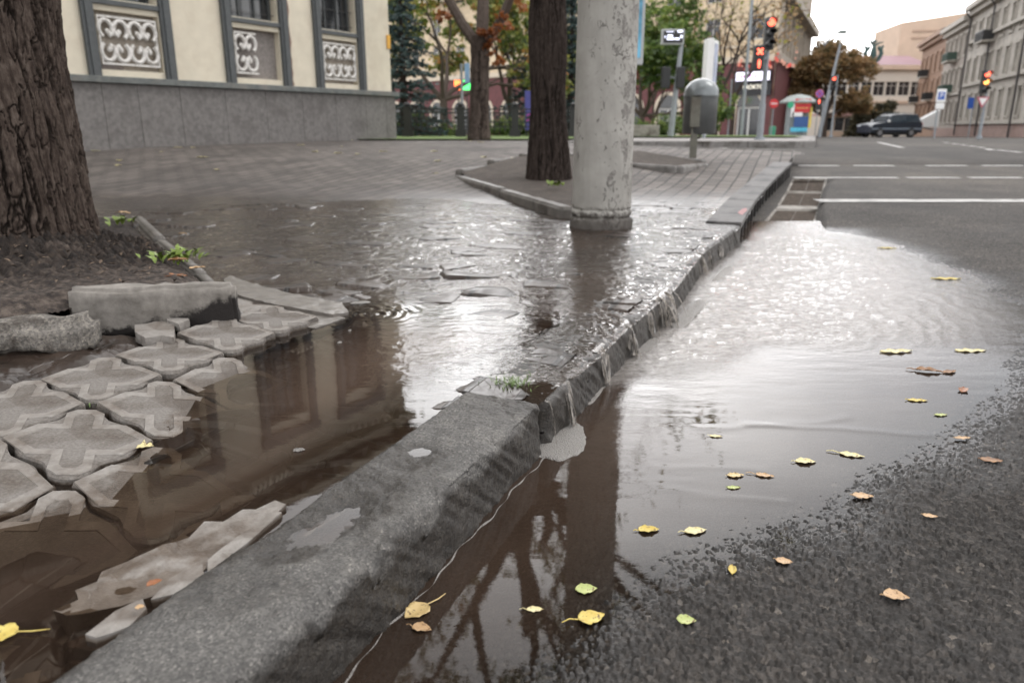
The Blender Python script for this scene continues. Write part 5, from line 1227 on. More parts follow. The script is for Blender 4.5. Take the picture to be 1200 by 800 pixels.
# street lamp
t,x,z0,H=pole_thing('street_lamp','tall pale street lamp leaning over the avenue in front of the brown tree','street lamp',960,157,52,60.0,.17,.09,lean=.85)
pa=AT(966,52,60);b=MB();p2=AT(975,42,60);p3=AT(984,38,60)
b.tube([(pa.x-x,0,pa.z-z0-.1),(p2.x-x,0,p2.z-z0),(p3.x-x,0,p3.z-z0)],.06,8);b.build('arm',M_metal,t,smooth=True)
b=MB();b.lathe([(.1,-.12),(.34,-.08),(.38,0),(.2,.14),(.05,.16)],14,(p3.x-x+.2,0,p3.z-z0));b.build('lamp_head',mat('lamp head',(.12,.15,.14),.5,.1,5,0),t,smooth=True)
def disc_sign(u,v,Y,r,base,ring,cross,label,post=True,vb=157):
    p=AT(u,v,Y);z0=GF(Y);t=thing('road_sign',label,'road sign',(p.x,Y,z0),0)
    if post: b=MB();b.tube([(0,.05,-.1),(0,.05,p.z-z0)],.035,8);b.build('post',M_metal,t)
    Mx=Matrix.Translation((0,0,p.z-z0))@Matrix.Rotation(PI/2,4,'X');b=MB();b.lathe([(r,-.02),(r,.01)],24,(0,0,0),Mx);b.build('face',ring,t)
    b=MB();b.lathe([(r*.8,.0102),(r*.8,.02)],24,(0,0,0),Mx);b.build('inner_face',base,t)
    b=MB()
    for a_ in cross: b.box(-r*.72,r*.72,-.031,-.0205,-r*.11,r*.11,Matrix.Translation((0,0,p.z-z0))@Matrix.Rotation(R(a_),4,'Y'))
    b.build('bar',M_white if base is M_red else M_red,t)
disc_sign(960.5,110,58,.30,mat('sign blue',(.10,.12,.50),.5,.05,5,0),mat('sign red',(.55,.10,.16),.5,.05,5,0),(45,-45),'blue round no stopping sign with a red cross on the lamp pole')
disc_sign(907,121.5,46,.26,M_red,M_red,(0,),'red round no entry sign left of the kiosk')
# kiosk
Y=58.0;z0=GF(Y);xk0,xk1=XU(925,Y,150),XU(952,Y,150);t=thing('kiosk','round roofed kiosk covered with red, white and blue posters','kiosk',((xk0+xk1)/2,Y,z0),0);w=xk1-xk0
b=MB();b.lathe([(w/2,-.2),(w/2,2.35)],10,(0,1.0,0));b.build('body',mat('kiosk grey',(.22,.25,.25),.6,.1,5,0),t)
b=MB();b.lathe([(w*.78,2.35),(w*.80,2.45),(w*.45,2.85),(w*.1,2.98)],20,(0,1.0,0));b.build('roof',mat('kiosk roof',(.30,.33,.32),.6,.15,5,0),t)
zz=lambda v:ZV(v,Y)-z0
for (ua,uc,va,vc,m_,lab) in [(929.5,948,116,132,M_red,'red poster'),(927,939,132,136.5,M_white,'white poster strip'),(930,946.5,137,149,mat('deep blue',(.03,.09,.26),.5,.1,5,0),'dark blue panel'),(927,946.5,149.6,154.5,mat('cyan strip',(.08,.45,.62),.5,.4,4,0),'cyan strip'),(947,950,126,150,mat('yellow strip',(.65,.5,.1),.5,.2,4,0),'yellow strip'),(925.5,929,122,137,M_white,'white side strip')]:
    b=MB();b.box(XU(ua,Y,140)-(xk0+xk1)/2,XU(uc,Y,140)-(xk0+xk1)/2,-w/2+.72,-w/2+.78,zz(vc),zz(va));f=b.build('poster',m_,t);f['label']=lab
    if m_ is M_red:
        b=MB();c_=XU(939,Y,140)-(xk0+xk1)/2
        for q in(.3,.66,.78): b.box(c_-.5,c_+.4,-w/2+.70,-w/2+.719,zz(132)+(zz(116)-zz(132))*q,zz(132)+(zz(116)-zz(132))*(q+.05))
        b.build('poster_line',mat('yellow line',(.75,.5,.15),.5,.1,5,0),f)
t,x,z0_,H=pole_thing('road_sign','round green pharmacy like sign on a post left of the kiosk','sign',923,157,124,54,.03,.03);t['label']='small round green sign on a post left of the kiosk'
b=MB();b.lathe([(.22,-.02),(.22,.02)],20,(0,0,0),Matrix.Translation((0,-.05,H+.05))@Matrix.Rotation(PI/2,4,'X'));b.build('face',mat('sign green',(.03,.35,.18),.5,.1,5,0),t)
b=MB();Yg=50;b.lathe([(.18,0),(.21,.5),(.16,.62)],14,(0,0,0));o=b.build('waste_bin',mat('green plastic',(.04,.22,.13),.6,.1,5,0),smooth=True);o.location=(XU(905.5,Yg,150),Yg,GF(Yg));tag(o,'small green waste bin under the no entry sign','waste bin')
# right side: P sign, yield triangle, awning
Y=46.0;z0=float(G(Y))+.1;p=AT(1103,112,Y);t=thing('road_sign','white parking sign with blue P above a smaller plate, beside the awning','road sign',(p.x,Y,z0))
b=MB();b.tube([(0,.06,-.1),(-.15,.06,ZV(105,Y)-z0)],.045,8);b.build('post',M_metal,t)
b=MB();b.box(-.28,.28,-.03,0,ZV(120,Y)-z0,ZV(104.5,Y)-z0);b.build('plate',M_white,t,bevel=.02)
b=MB();b.box(-.19,.19,-.045,-.031,ZV(117,Y)-z0,ZV(108,Y)-z0);b.build('blue_field',M_blue,t);text('P',.42,M_white,t,(0,-.055,ZV(112.5,Y)-z0),ext=.004)
b=MB();b.box(-.26,.26,-.03,0,ZV(128,Y)-z0,ZV(121,Y)-z0);b.build('lower_plate',M_white,t,bevel=.02)
Y=29.9;p=AT(1149,118.5,Y);t=thing('road_sign','white give way triangle with red rim on the signal pole at the right','road sign',(p.x,Y-.12,p.z));
r=.24;b=MB();b.prism([(-r,.14),(r,.14),(0,-.26)],-.03,0,'y');b.build('rim',mat('dull red rim',(.5,.12,.16),.5,.1,5,0),t)
b=MB();b.prism([(-r*.68,.10),(r*.68,.10),(0,-.17)],-.04,-.031,'y');b.build('face',M_white,t)
Y=60.0;pole_thing('road_sign','thin post with a small blue plate left of the give way triangle','road sign',1134,163,125,60,.04,.04,z0=float(G(60))+.1)
p=AT(1137,121,60);o=MB();o.box(-.22,.22,-.03,0,-.4,.4);q=o.build('plate',M_blue);q.parent=[o_ for o_ in COL.objects if o_.get('label','').startswith('thin post with a small blue')][0];q.location=(p.x-q.parent.location.x,-.06,p.z-q.parent.location.z)
# ---------------------------------------------------------------- right row of houses
def rowhouse(label,ua,ub,vt,wallm,trim,nb,fls,hst,gr=None,ledges=(),plm=None,z_base=None,low=0,name='row_house'):
    """front plane through (u=1200,Y=62) running toward the avenue's vanishing point"""
    dx=.3635;X1,Y1=XU(1200,62),62.0
    def hit(u): r=XU(u,1.0);return (X1-dx*Y1)/(r-dx)
    Ya,Yb=hit(ua),hit(ub);xa=X1+dx*(Ya-Y1);xb_=X1+dx*(Yb-Y1)      # a = far end, b = near end
    L=math.hypot(xb_-xa,Yb-Ya);an=math.atan2(Yb-Ya,xb_-xa);z0=float(G(Yb))-.4;
    t=bld(name,label,xa,Ya,z0,an,gr);Ht=ZV(vt,Ya)-z0
    hs=[]
    for k in range(nb):
        cx=L*(k+.5)/nb
        for f_ in range(fls): hs.append((cx-.6,cx+.6,1.5+hst*f_+.5,1.5+hst*f_+2.6))
    b=MB();wall_grid(b,L,Ht,hs,.3,z0=0);b.quad((0,0,0),(0,12,0),(0,12,Ht),(0,0,Ht));b.quad((L,0,0),(L,12,0),(L,12,Ht),(L,0,Ht));b.quad((0,12,0),(L,12,0),(L,12,Ht),(0,12,Ht));b.build('wall',wallm,t)
    _tr=None
    for h in hs:
        if _tr is not None:
            q=_tr.copy();link(q);q.location=(h[0]-hs[0][0],0,h[2]-hs[0][2]);continue
        b=MB();b.box(h[0]-.2,h[0]-.001,-.09,.0,h[2]-.25,h[3]+.2);b.box(h[1]+.001,h[1]+.2,-.09,.0,h[2]-.25,h[3]+.2);b.box(h[0]-.3,h[1]+.3,-.16,0,h[3]+.202,h[3]+.42);b.box(h[0]-.2,h[1]+.2,-.12,0,h[2]-.16,h[2]-.001);_tr=b.build('window_trim',trim,t)
    for h in hs: window(t,h[0],h[1],h[2],h[3],.15,M_wframe,M_glass,(1,1),.08)
    b=MB()
    for zl in ledges: b.box(0,L,-.3,0,zl,zl+.28)
    b.box(-.1,L+.1,-.9,0,Ht-.5,Ht);b.box(-.1,L+.1,-.5,0,Ht-1.0,Ht-.501);b.build('cornice',trim,t)
    b=MB();b.box(0,L,-.12,-.001,-.2,1.3);b.build('plinth',plm or trim,t)
    b=MB();b.prism([(-.9,Ht+.003),(12.2,Ht+.003),(6,Ht+2.2)],0,L,'x');b.build('roof',mat('grey roof',(.16,.15,.15),.6,.2,3,0),t)
    return t,L,Ht,an
GBG=mat('grey beige stone',(.44,.41,.365),.85,.2,1.5,.15,20,dirt=(.27,.25,.22),ds=.6);GBT=mat('beige trim',(.43,.40,.355),.85,.15,2,0)
BRK=mat('brown brick',(.27,.165,.11),.85,.25,3,.1,20);BRT=mat('brick trim',(.33,.22,.16),.85,.2,3,0);PKB=mat('pink plinth',(.30,.20,.17),.8,.2,3,0)
M_pipe=mat('dark drainpipe',(.05,.045,.045),.6,.1,5,0)
def pipe(t,x,Ht): b=MB();b.tube([(x,-1.0,Ht-.6),(x,-.4,Ht-1.4),(x,-.35,.2)],.09,8);b.build('drainpipe',M_pipe,t)
def balcony(t,x,z,w,m_=None):
    b=MB();b.box(x-w/2,x+w/2,-1.1,-.1,z,z+.16);f=b.build('balcony',GBT,t)
    b=MB();n=int(w/.25)
    for k in range(n+1): q=x-w/2+w*k/n;b.box(q-.02,q+.02,-1.08,-1.04,z+.161,z+1.0)
    b.box(x-w/2,x+w/2,-1.1,-1.02,z+1.001,z+1.07);b.box(x-w/2,x-w/2+.04,-1.04,-.1,z+.2,z+1.05);b.box(x+w/2-.04,x+w/2,-1.04,-.1,z+.2,z+1.05);b.build('railing',m_ or M_iron,f)
t,L,Ht,an=rowhouse('long grey beige stone house with drainpipes at the right edge',1122,1262,8,GBG,GBT,12,4,3.6,'old houses along the right side',(1.35,5.2,9.6),PKB)
t.scale=(1,1,1)
for q in(.03,.30,.62): pipe(t,L*q,Ht)
balcony(t,L*.26,8.9,3.6)
t,L,Ht,an=rowhouse('narrow grey brown house with two green balconies, next beyond the long stone house',1096,1121.5,36,mat('dim stone',(.33,.29,.255),.85,.2,1.5,.1,20),GBT,5,3,3.6,'old houses along the right side',(5.0,),PKB)
for z in(5.2,8.8): balcony(t,L*.5,z,4,mat('green rail',(.05,.09,.07),.6,.1,5,0))
t,L,Ht,an=rowhouse('brown brick house with small balconies at the far end of the right row',1070,1095.5,52,BRK,BRT,5,3,3.4,'old houses along the right side',(4.8,),BRT)
for i,q in enumerate((.1,.4,.75)): balcony(t,L*q,5.0+3.3*(i%2),3)
# awning and shop front under it
Y=84.0;x=XU(1098,Y,135);z0=float(G(Y))-.3
t=thing('awning','striped white awning over the shop entrance beside the parking sign','awning',(x,Y,0),R(250-180));zt=ZV(129,Y);zb_=ZV(139,Y)
b=MB()
for k in range(6):
    b.mi=k%2;b.prism([(-2.3,zb_-.5),(-2.3,zb_-.9),(-2.2,zb_-.9),(-2.15,zb_-.6),(0,zt-.1),(0,zt)],-1.8+k*.6,-1.2+k*.6-.01,'x')
b.mi=0
for xe in(-1.83,1.8): b.prism([(-2.28,zb_-.55),(-2.28,zb_-.9),(0,zb_-.9),(0,zt-.1)],xe,xe+.02,'x')
b.v=[(xx,-yy,zz_) for xx,yy,zz_ in b.v];b.build('canopy',[M_white,mat('grey stripe',(.2,.2,.21),.6,.1,5,0)],t)
b=MB();b.tube([(-1.75,2.1,zb_-.7),(-1.75,0,zb_-1.2)],.05,6);b.tube([(1.75,2.1,zb_-.7),(1.75,0,zb_-1.2)],.05,6);b.build('stay',M_metal,t)
t.rotation_euler=(0,0,math.atan2(1,.3635)+PI/2*0)
t.rotation_euler=(0,0,R(70)+0)
# ---------------------------------------------------------------- far peach theatre and block
PE=mat('peach plaster',(.62,.47,.36),.85,.08,.5,0,10);PW=mat('pale plaster',(.70,.64,.56),.85,.06,.5,0,10);RF=mat('mauve roof',(.25,.145,.165),.6,.1,.5,0)
Y=128.0;z0=float(G(Y))-1;x0,x1=XU(950,Y,100),XU(1082,Y,100);t=bld('theatre_building','pale peach theatre with a mauve roof behind the brown tree',x0,Y,z0,0);Lq=x1-x0;H1=ZV(82,Y)-z0
hs=[(Lq*(k+.5)/9-.9,Lq*(k+.5)/9+.9,H1-4.0,H1-1.8) for k in range(9)]
b=MB();wall_grid(b,Lq,H1,hs,.3,z0=0);b.build('wall',PW,t)
for h in hs: window(t,h[0],h[1],h[2],h[3],.2,M_wframe,M_glass,(1,1),.1)
b=MB();b.box(-.3,Lq+.3,-.7,0,H1,H1+.7);b.box(0,Lq,-.25,-.001,H1-5.2,H1-4.8);b.build('cornice',PE,t)
b=MB();H2=ZV(66.5,Y)-z0;b.add([(-.5,-.6,H1+.703),(Lq+.5,-.6,H1+.703),(Lq+.5,7,H2+.7),(-.5,7,H2+.7),(-.5,7.3,H1),(Lq+.5,7.3,H1)],[(0,1,2,3),(3,2,5,4)]);b.build('roof',RF,t)
Y=140.0;z0=float(G(Y))-1;x0,x1=XU(1052,Y,60),XU(1130,Y,60);t=bld('peach_block','windowless pale peach block rising behind the mauve roof',x0,Y,z0,R(-8));Lq=x1-x0;Ha=ZV(27,Y)-z0
b=MB();b.prism([(0,0),(Lq,0),(Lq,Ha+1.6),(0,Ha)],0,14,'y');b.build('wall',PE,t)
b=MB();
for vz in(36,44): zq=ZV(vz,Y)-z0;b.box(2.0,12,-.12,-.001,zq-.35,zq)
b.build('slot_windows',mat('slot shade',(.42,.30,.23),.9,.05,2,0),t)
Y=104.0;z0=float(G(Y))-.5;x0,x1=XU(966,Y,150),XU(1012,Y,150);t=bld('low_pavilion','low peach pavilion with dark windows behind the brown tree and the car',x0,Y,z0,0);Lq=x1-x0;Hp=ZV(136,Y)-z0
hs=[(Lq*(k+.5)/4-.65,Lq*(k+.5)/4+.65,1.2,3.0) for k in range(4)]
b=MB();wall_grid(b,Lq,Hp,hs,.3,z0=0);b.quad((Lq,0,0),(Lq,6,0),(Lq,6,Hp),(Lq,0,Hp));b.quad((0,0,Hp),(Lq,0,Hp),(Lq,6,Hp),(0,6,Hp));b.build('wall',PE,t)
for h in hs: window(t,h[0],h[1],h[2],h[3],.15,M_wframe,M_glass,(0,0),.08)
b=MB();b.box(-.2,Lq+.2,-.3,6,Hp+.003,Hp+.35);b.lathe([(2.1,Hp+.353),(2.1,Hp+1.2),(1.4,Hp+1.7),(.2,Hp+2.1)],14,(Lq*.86,3,0));b.build('roof',mat('pavilion roof',(.40,.24,.22),.6,.1,2,0),t)
# rooftop emblem sculpture
Y=127.0;p=AT(1021,82,Y);t=thing('roof_sculpture','dark green lyre shaped sculpture with raised figure above the mauve roof','sculpture',(p.x,Y,p.z-.2));s_=Y/841*1.0
VG=mat('verdigris bronze',(.035,.075,.07),.6,.3,3,0)
def q_(u,v):return ((u-1021)*s_,0,(82-v)*s_)
b=MB();b.box(-3.2*s_,3.2*s_,-.4,.4,0,6*s_);b.box(-4.5*s_,4.5*s_,-.5,.5,6*s_,8*s_);b.build('pedestal',VG,t)
b=MB()
for sg in(-1,1):
    b.tube([(sg*2*s_,0,9*s_),(sg*6*s_,0,12*s_),(sg*8.5*s_,0,17*s_),(sg*7.5*s_,0,22*s_),(sg*9.5*s_,0,25*s_)],[.26,.36,.36,.28,.2],8)
    b.tube([(sg*7.5*s_,0,20*s_),(sg*5*s_,0,23*s_),(sg*5.4*s_,0,25*s_)],[.28,.25,.15],8)
b.build('lyre_arms',VG,t,smooth=True)
b=MB();b.tube([(0,0,8*s_),(0,0,15*s_),(0,0,22*s_),(0,0,27*s_)],[.25,.55,.38,.2],10);b.lathe([(.05,27.5*s_),(.32,28.5*s_),(.32,30*s_),(.05,31.5*s_)],10);b.tube([(-.2,0,26*s_),(-4*s_,0,29*s_),(-4.2*s_,0,33*s_)],[.22,.16,.1],6);b.tube([(.2,0,26*s_),(5*s_,0,28*s_),(9*s_,0,28.5*s_)],[.22,.15,.08],6);b.build('figure',VG,t,smooth=True)
# ================================================================ car (dark estate off-roader, seen from its left side)
Yq=64.0;xq=XU(1041,Yq,160);t=thing('parked_car','dark blue off-road car crossing the avenue','car',(xq,Yq,float(G(Yq))),R(12));t.name='car'
CB=mat('dark blue car paint',(.010,.018,.032),.3,.1,3,0,spec=.8);CGm=mat('car glass',(.03,.045,.06),.08,.2,3,0,spec=.9);TY=mat('tyre',(.015,.015,.015),.8,.1,5,0);RM=mat('alloy rim',(.42,.43,.45),.35,.1,5,0,metal=.6);CG2=mat('grey cladding',(.20,.23,.27),.5,.1,5,0)
Lc,Wc=4.75,1.85
prof=[(-2.36,.42),(-2.38,.70),(-2.30,.98),(-2.05,1.08),(-1.15,1.20),(-.55,1.70),(-.35,1.80),(1.0,1.86),(1.95,1.80),(2.25,1.22),(2.36,1.05),(2.38,.55),(2.30,.42)]
def carbody():
    b=MB();secs=[]
    def clip(y): # half width factor vs height
        return y
    ring=[]
    n=len(prof)
    for side,yy in ((-1,None),(1,None)):
        pass
    ys=[-1,-.93,.93,1]
    V=[];
    for yf in ys:
        for (x,z) in prof:
            tuck=1-.20*max(0,(z-1.1))/.75
            e=(.985 if abs(yf)==1 else 1)
            zz=z if abs(yf)<1 else (z-.04 if z>1.6 else z)
            V.append((x*e,yf*Wc/2*tuck,zz))
    Fs=[]
    for k in range(3):
        for i in range(n): Fs.append((k*n+i,k*n+(i+1)%n,(k+1)*n+(i+1)%n,(k+1)*n+i))
    Fs+=[tuple(range(n)),tuple(range(3*n,4*n))[::-1]];b.add(V,Fs);return b
f=carbody().build('body',CB,t,bevel=.03)
def sidey(z,s): return s*(Wc/2*(1-.20*max(0,(z-1.1))/.75)+.006)
for s in(-1,1):
    for pts in ([(-1.02,1.22),(-.22,1.22),(-.22,1.70),(-.50,1.66)],[(-.14,1.22),(.78,1.22),(.78,1.72),(-.14,1.71)],[(.86,1.22),(1.98,1.22),(1.78,1.70),(.86,1.72)]):
        b=MB();V=[(x,sidey(z,s),z) for x,z in pts];b.add(V+[(x,y-s*.02,z) for x,y,z in V],[(0,1,2,3),(7,6,5,4),(0,1,5,4),(1,2,6,5),(2,3,7,6),(3,0,4,7)]);b.build('side_window',CGm,t)
b=MB();b.add([(-1.12,-.78,1.235),(-1.12,.78,1.235),(-.60,.68,1.69),(-.60,-.68,1.69)],[(0,1,2,3)]);o=b.build('windscreen',CGm,t);o.location=(-.02,0,.012)
b=MB();
for s in(-1,1): b.box(-2.30,2.32,min(s*.90,s*.945),max(s*.90,s*.945),.62,.74)
b.build('side_cladding',CG2,t,bevel=.01)
for s in(-1,1):
    b=MB();b.box(-2.40,-2.10,min(s*.55,s*.90),max(s*.55,s*.90),.84,1.02);b.build('headlight',mat('headlight glass',(.6,.63,.66),.1,.05,3,0),t,bevel=.04)
    b=MB();b.box(2.24,2.37,min(s*.70,s*.90),max(s*.70,s*.90),.85,1.15);b.build('tail_light',M_red,t,bevel=.02)
    b=MB();b.box(-.98,-.84,min(s*.92,s*1.12),max(s*.92,s*1.12),1.2,1.38);b.build('mirror',M_white,t,bevel=.03)
    b=MB();b.tube([(-.3,s*.62,1.86),(-.1,s*.62,1.93),(1.6,s*.62,1.93),(1.85,s*.62,1.85)],.02,6);b.build('roof_rail',M_metal,t)
    for x in(-1.55,1.35):
        Mx=Matrix.Translation((x,s*.84,.37))@Matrix.Rotation(PI/2,4,'X')
        b=MB();b.lathe([(.30,-.12),(.37,-.10),(.385,0),(.37,.10),(.30,.12)],28,(0,0,0),Mx);w_o=b.build('wheel',TY,t,smooth=True)
        b=MB();b.lathe([(.24,-.131),(.24,.131)],20,(0,0,0),Mx);b.build('rim',mat('wheel well dark',(.02,.02,.02),.6,.1,5,0),w_o)
        b=MB()
        for k in range(6):
            b.box(-.03,.23,-.045,.045,-.138,.138,Mx@Matrix.Rotation(k*PI/3,4,'Z'))
        b.lathe([(.26,-.134),(.26,.134)],24,(0,0,0),Mx) if False else None
        b.build('spokes',RM,w_o)
        b=MB();n=20
        b.prism([(x+.46*math.cos(PI*k/n),.40+.46*math.sin(PI*k/n)) for k in range(n+1)],min(s*.931,s*.90),max(s*.931,s*.90),'y');b.build('wheel_arch',TY,t)
b=MB();b.box(-2.42,-2.2,-.85,.85,.36,.6);b.box(2.2,2.43,-.85,.85,.36,.62);b.build('bumper',CB,t,bevel=.04)
b=MB();b.box(-1.15,.95,-.88,.88,.20,.42);b.box(-2.1,2.1,-.7,.7,.24,.419);b.build('underbody',TY,t)
# ================================================================ iron fence
Yf=24.5;z0=GF(Yf)+.05
M_ironf=M_iron
up=[-.0,]
fx0,fx1=XU(455,Yf,150),XU(704,Yf,150);t=thing('iron_fence','low black cast iron fence with round topped posts on the lawn','fence',(fx0,Yf,z0),0)
uposts=[478,540,603.5,672];fh=ZV(120,Yf)-z0
for u in uposts:
    b=MB();x=XU(u,Yf,150)-fx0;w=.115
    b.box(x-w*1.45,x+w*1.45,-w*1.45,w*1.45,-.05,.22);b.box(x-w,x+w,-w,w,.22,fh*.82);b.box(x-w*1.25,x+w*1.25,-w*1.25,w*1.25,fh*.82,fh*.87);b.lathe([(.04,fh*.87),(.11,fh*.91),(.11,fh*.96),(.03,fh*1.0)],12,(x,0,0));b.build('post',M_iron,t)
b=MB();x=0;W_=fx1-fx0
for z in(.28,.42,fh*.68,fh*.78): b.box(0,W_,-.02,.02,z,z+.035)
n=int(W_/.16)
for k in range(n):
    x=W_*(k+.5)/n;b.box(x-.014,x+.014,-.014,.014,.15,fh*.84)
    if k%2==0:
        b.lathe([(.055,-.012),(.055,.012)],10,(0,0,0),Matrix.Translation((x+.08,0,fh*.55))@Matrix.Rotation(PI/2,4,'X'))
b.build('grille',M_iron,t)
b=MB();Yw=26;o=b.box(0,.62,-.04,.04,.25,1.5).build('board',mat('poster navy',(.07,.07,.28),.5,.3,3,0))
t=thing('notice_board','dark blue poster board with pink zigzag behind the fence, left of the dark trunk','notice board',(XU(615,Yw,140),Yw,GF(Yw)));o.parent=t
b=MB()
for k in range(2): b.tube([(.06+.1*i,-.05,.55+.16*k+.05*(i%2)) for i in range(6)],.016,5)
b.build('zigzag',mat('magenta',(.6,.05,.35),.5,.1,5,0,),t)
b=MB();b.box(.05,.1,0,.03,-.1,.25);b.box(.5,.55,0,.03,-.1,.25);b.build('leg',M_iron,t)
# small lit things seen through the leaves
for (u,v,mt_,lab) in [(537,100,mat('orange lamp',(1,.2,.05),.5,.1,5,0,emit=2),'small orange lit sign left of the forked trunk'),(547,100,mat('green lamp',(.1,.9,.2),.5,.1,5,0,emit=1.2),'small green lit sign beside the forked trunk')]:
    p=AT(u,v,60);b=MB();b.box(-.3,.3,-.05,.05,-.35,.35);o=b.build('face',mt_);t=thing('lit_sign',lab,'sign',(p.x,60,p.z-2));o.parent=t;o.location=(0,0,2)
    b=MB();b.box(-.05,.05,0,.05,-3,1.65);b.build('post',M_iron,t)
p=AT(545,83,27.9);b=MB();b.box(-.02,.16,-.03,0,-.42,.25);o=b.build('blue_plate',mat('pale blue plate',(.22,.36,.55),.5,.2,5,0));q=[o_ for o_ in COL.objects if o_.get('label','').startswith('pale slanting mast')][0];o.parent=q;o.location=(p.x-q.location.x,-.06,p.z-q.location.z)
# concrete parapet + hedge
Yw=27.0;b=MB();x0,x1=XU(742,Yw,150),XU(773,Yw,150);b.box(0,x1-x0,0,.3,-.1,.42);o=b.build('parapet',M_conc,bevel=.02);o.location=(x0,Yw,GF(Yw));tag(o,'low pale concrete parapet between the poles left of the litter bin','parapet')
def shrub(name,label,cat,x,y,z,cl,per,size,lm,seed,group=None,stem=True,st=.05,mt=None):
    t=thing(name,label,cat,(x,y,z),0,group)
    V,Fq,T=leafset([c[:3] for c in cl],[c[3] for c in cl],per,size,seed,.85);npmesh('foliage',V,Fq,lm,t,False,{'tone':T})
    if stem:
        b=MB();
        for c in cl[:6]: b.tube([(c[0]*.2,c[1]*.2,-.1),(c[0]*.6,c[1]*.6,c[2]*.5),(c[0],c[1],c[2])],[st,st*.6,st*.2],5)
        b.build('stem',mt or B3,t)
    return t
Yh=31.0;rr=random.Random(4);x0,x1=XU(742,Yh,140),XU(802,Yh,140)
shrub('hedge','clipped green hedge left of the litter bin','hedge',(x0+x1)/2,Yh,GF(Yh),[(rr.uniform(-1,1)*(x1-x0)/2,rr.uniform(0,.5),rr.uniform(.15,.65),.3) for _ in range(26)],260,.07,LM_green,101,stem=False)
Yh=29.0
for k,(u0,u1,h_) in enumerate([(466,530,.75),(575,620,.55)]):
    x0,x1=XU(u0,Yh,140),XU(u1,Yh,140);shrub('shrub',['leafy shrub behind the fence beside the cream building','low shrub behind the fence right of the forked trunk'][k],'shrub',(x0+x1)/2,Yh,GF(Yh),[(rr.uniform(-1,1)*(x1-x0)/2,rr.uniform(-.2,.5),rr.uniform(.1,h_),.32) for _ in range(16)],220,.1,LM_green,105+k)
# spruces ---------------------------------------------------------
def spruce(u,Y,vt,rb,label,seed,ztip=None,dens=1.0):
    z0=GF(Y);x=XU(u,Y,140);H=(ZV(vt,Y)-z0);t=thing('spruce_tree',label,'spruce',(x,Y,z0))
    b=MB();b.tube([(0,0,-.1),(0,0,H)],[.18,.02],8)
    r=random.Random(seed);cs=[];ra=[]
    z=.25
    while z<H*.97:
        f_=1-z/H;n=max(5,int(12*f_)+3)
        for k in range(n):
            a=2*PI*(k+r.random()*.6)/n;rr_=rb*(f_**.85)*r.uniform(.75,1.12);e=(rr_*math.cos(a),rr_*math.sin(a),z-.12*rr_+r.uniform(-.1,.1))
            b.tube([(0,0,z+.1),e],[.03,.008],4,cap=False)
            for q in(.35,.6,.82,1.0): cs.append((e[0]*q,e[1]*q,z+.08+(e[2]-z)*q-.03));ra.append(.16+.22*(1-q)+.05)
        z+=.30+.1*f_
    b.build('trunk',B2,t);V,Fq,T=leafset(cs,ra,22*dens,.12,seed,.45);npmesh('crown',V,Fq,LM_spruce,t,False,{'tone':T});return t
spruce(474,27.5,-32,1.75,'tall blue spruce beside the corner of the cream building',111)
spruce(630,34,30,2.1,'blue spruce partly hidden by the dark furrowed trunk',112)
spruce(668,33,-20,1.5,'blue green spruce peeping between dark trunk and concrete pole',113)
# broadleaf trees behind -------------------------------------------
def btree(label,u,Y,z1,dirs,seed,lm,per,size,rad,tr=.2,lv=3,spread=.5,mt=None,zb=None,keep=None,rx=None):
    z0=GF(Y) if zb is None else zb;x=XU(u,Y,140);t=thing('tree',label,'tree',(x,Y,z0));b=MB();b.tube([(0,0,-.2),(.03,0,z1*.5),(0,0,z1)],[tr*1.25,tr,tr*.9],9,cap=False)
    tips=branches((0,0,z1-.1),dirs,seed,b,spread,lv);b.build('trunk',mt or B3,t,smooth=True)
    tp=[tuple(p) for p in tips if (keep is None or keep(p))]
    if per>0:V,Fq,T=leafset(tp,[rad]*len(tp),per,size,seed+1);npmesh('crown',V,Fq,lm,t,False,{'tone':T})
    return t
D4=lambda L,r_,h=1.0:[(vec(-.7,.1,h),L,r_),(vec(.6,.2,h),L,r_),(vec(.1,-.5,h),L,r_*.9),(vec(0,.5,h*1.3),L,r_)]
btree('green maple with reddish tips spreading above the fence left of the forked trunk',520,33,1.6,D4(2.6,.12,.7)+[(vec(.9,0,.25),2.4,.1),(vec(-.8,0,.2),2.0,.1)],121,LM_mix,46,.2,.62,.17)
btree('green tree with yellowing leaves between the forked trunk and the dark trunk',598,37,1.5,D4(2.4,.12,.8),124,LM_mix,44,.2,.6,.15)
btree('green tree behind the blue billboard and the unlit signals',752,44,1.2,D4(2.6,.13,.55)+[(vec(.8,0,.1),2.2,.1)],127,LM_green,70,.24,.8,.16)
btree('bare branched tree with few yellow leaves in front of the ochre facade',838,52,2.4,D4(3.8,.14,1.1),130,m_leaf('sparse yellow leaves',[(0,(.10,.10,.02)),(1,(.38,.36,.08))]),1,.28,.8,.2,4,.5,B2)
btree('thin bare tree with few leaves between the light box and the shop sign',858,58,2.6,D4(3.4,.12,1.2),133,LM_autumn,2,.26,.8,.16,4,.45,B2)
btree('reddish shrubby tree below the small street screen',765,48,1.0,D4(1.8,.08,1.0),136,m_leaf('red brown leaves',[(0,(.10,.03,.02)),(.6,(.22,.08,.04)),(1,(.30,.16,.07))]),26,.2,.6,.09)
btree('broad brown autumn tree at the end of the far pavement behind the street lamp',966,78,2.0,D4(2.5,.22,1.1)+[(vec(-.9,0,.35),2.2,.2),(vec(.8,0,.2),1.9,.2),(vec(.1,0,1.5),2.8,.2)],140,LM_autumn,120,.27,1.0,.3,zb=GF(70)-.1)
btree('brown green tree tucked between the corner block and the kiosk',926,80,1.6,D4(1.7,.16,.7),143,LM_autumn,110,.26,.9,.2,zb=GF(70)-.1)
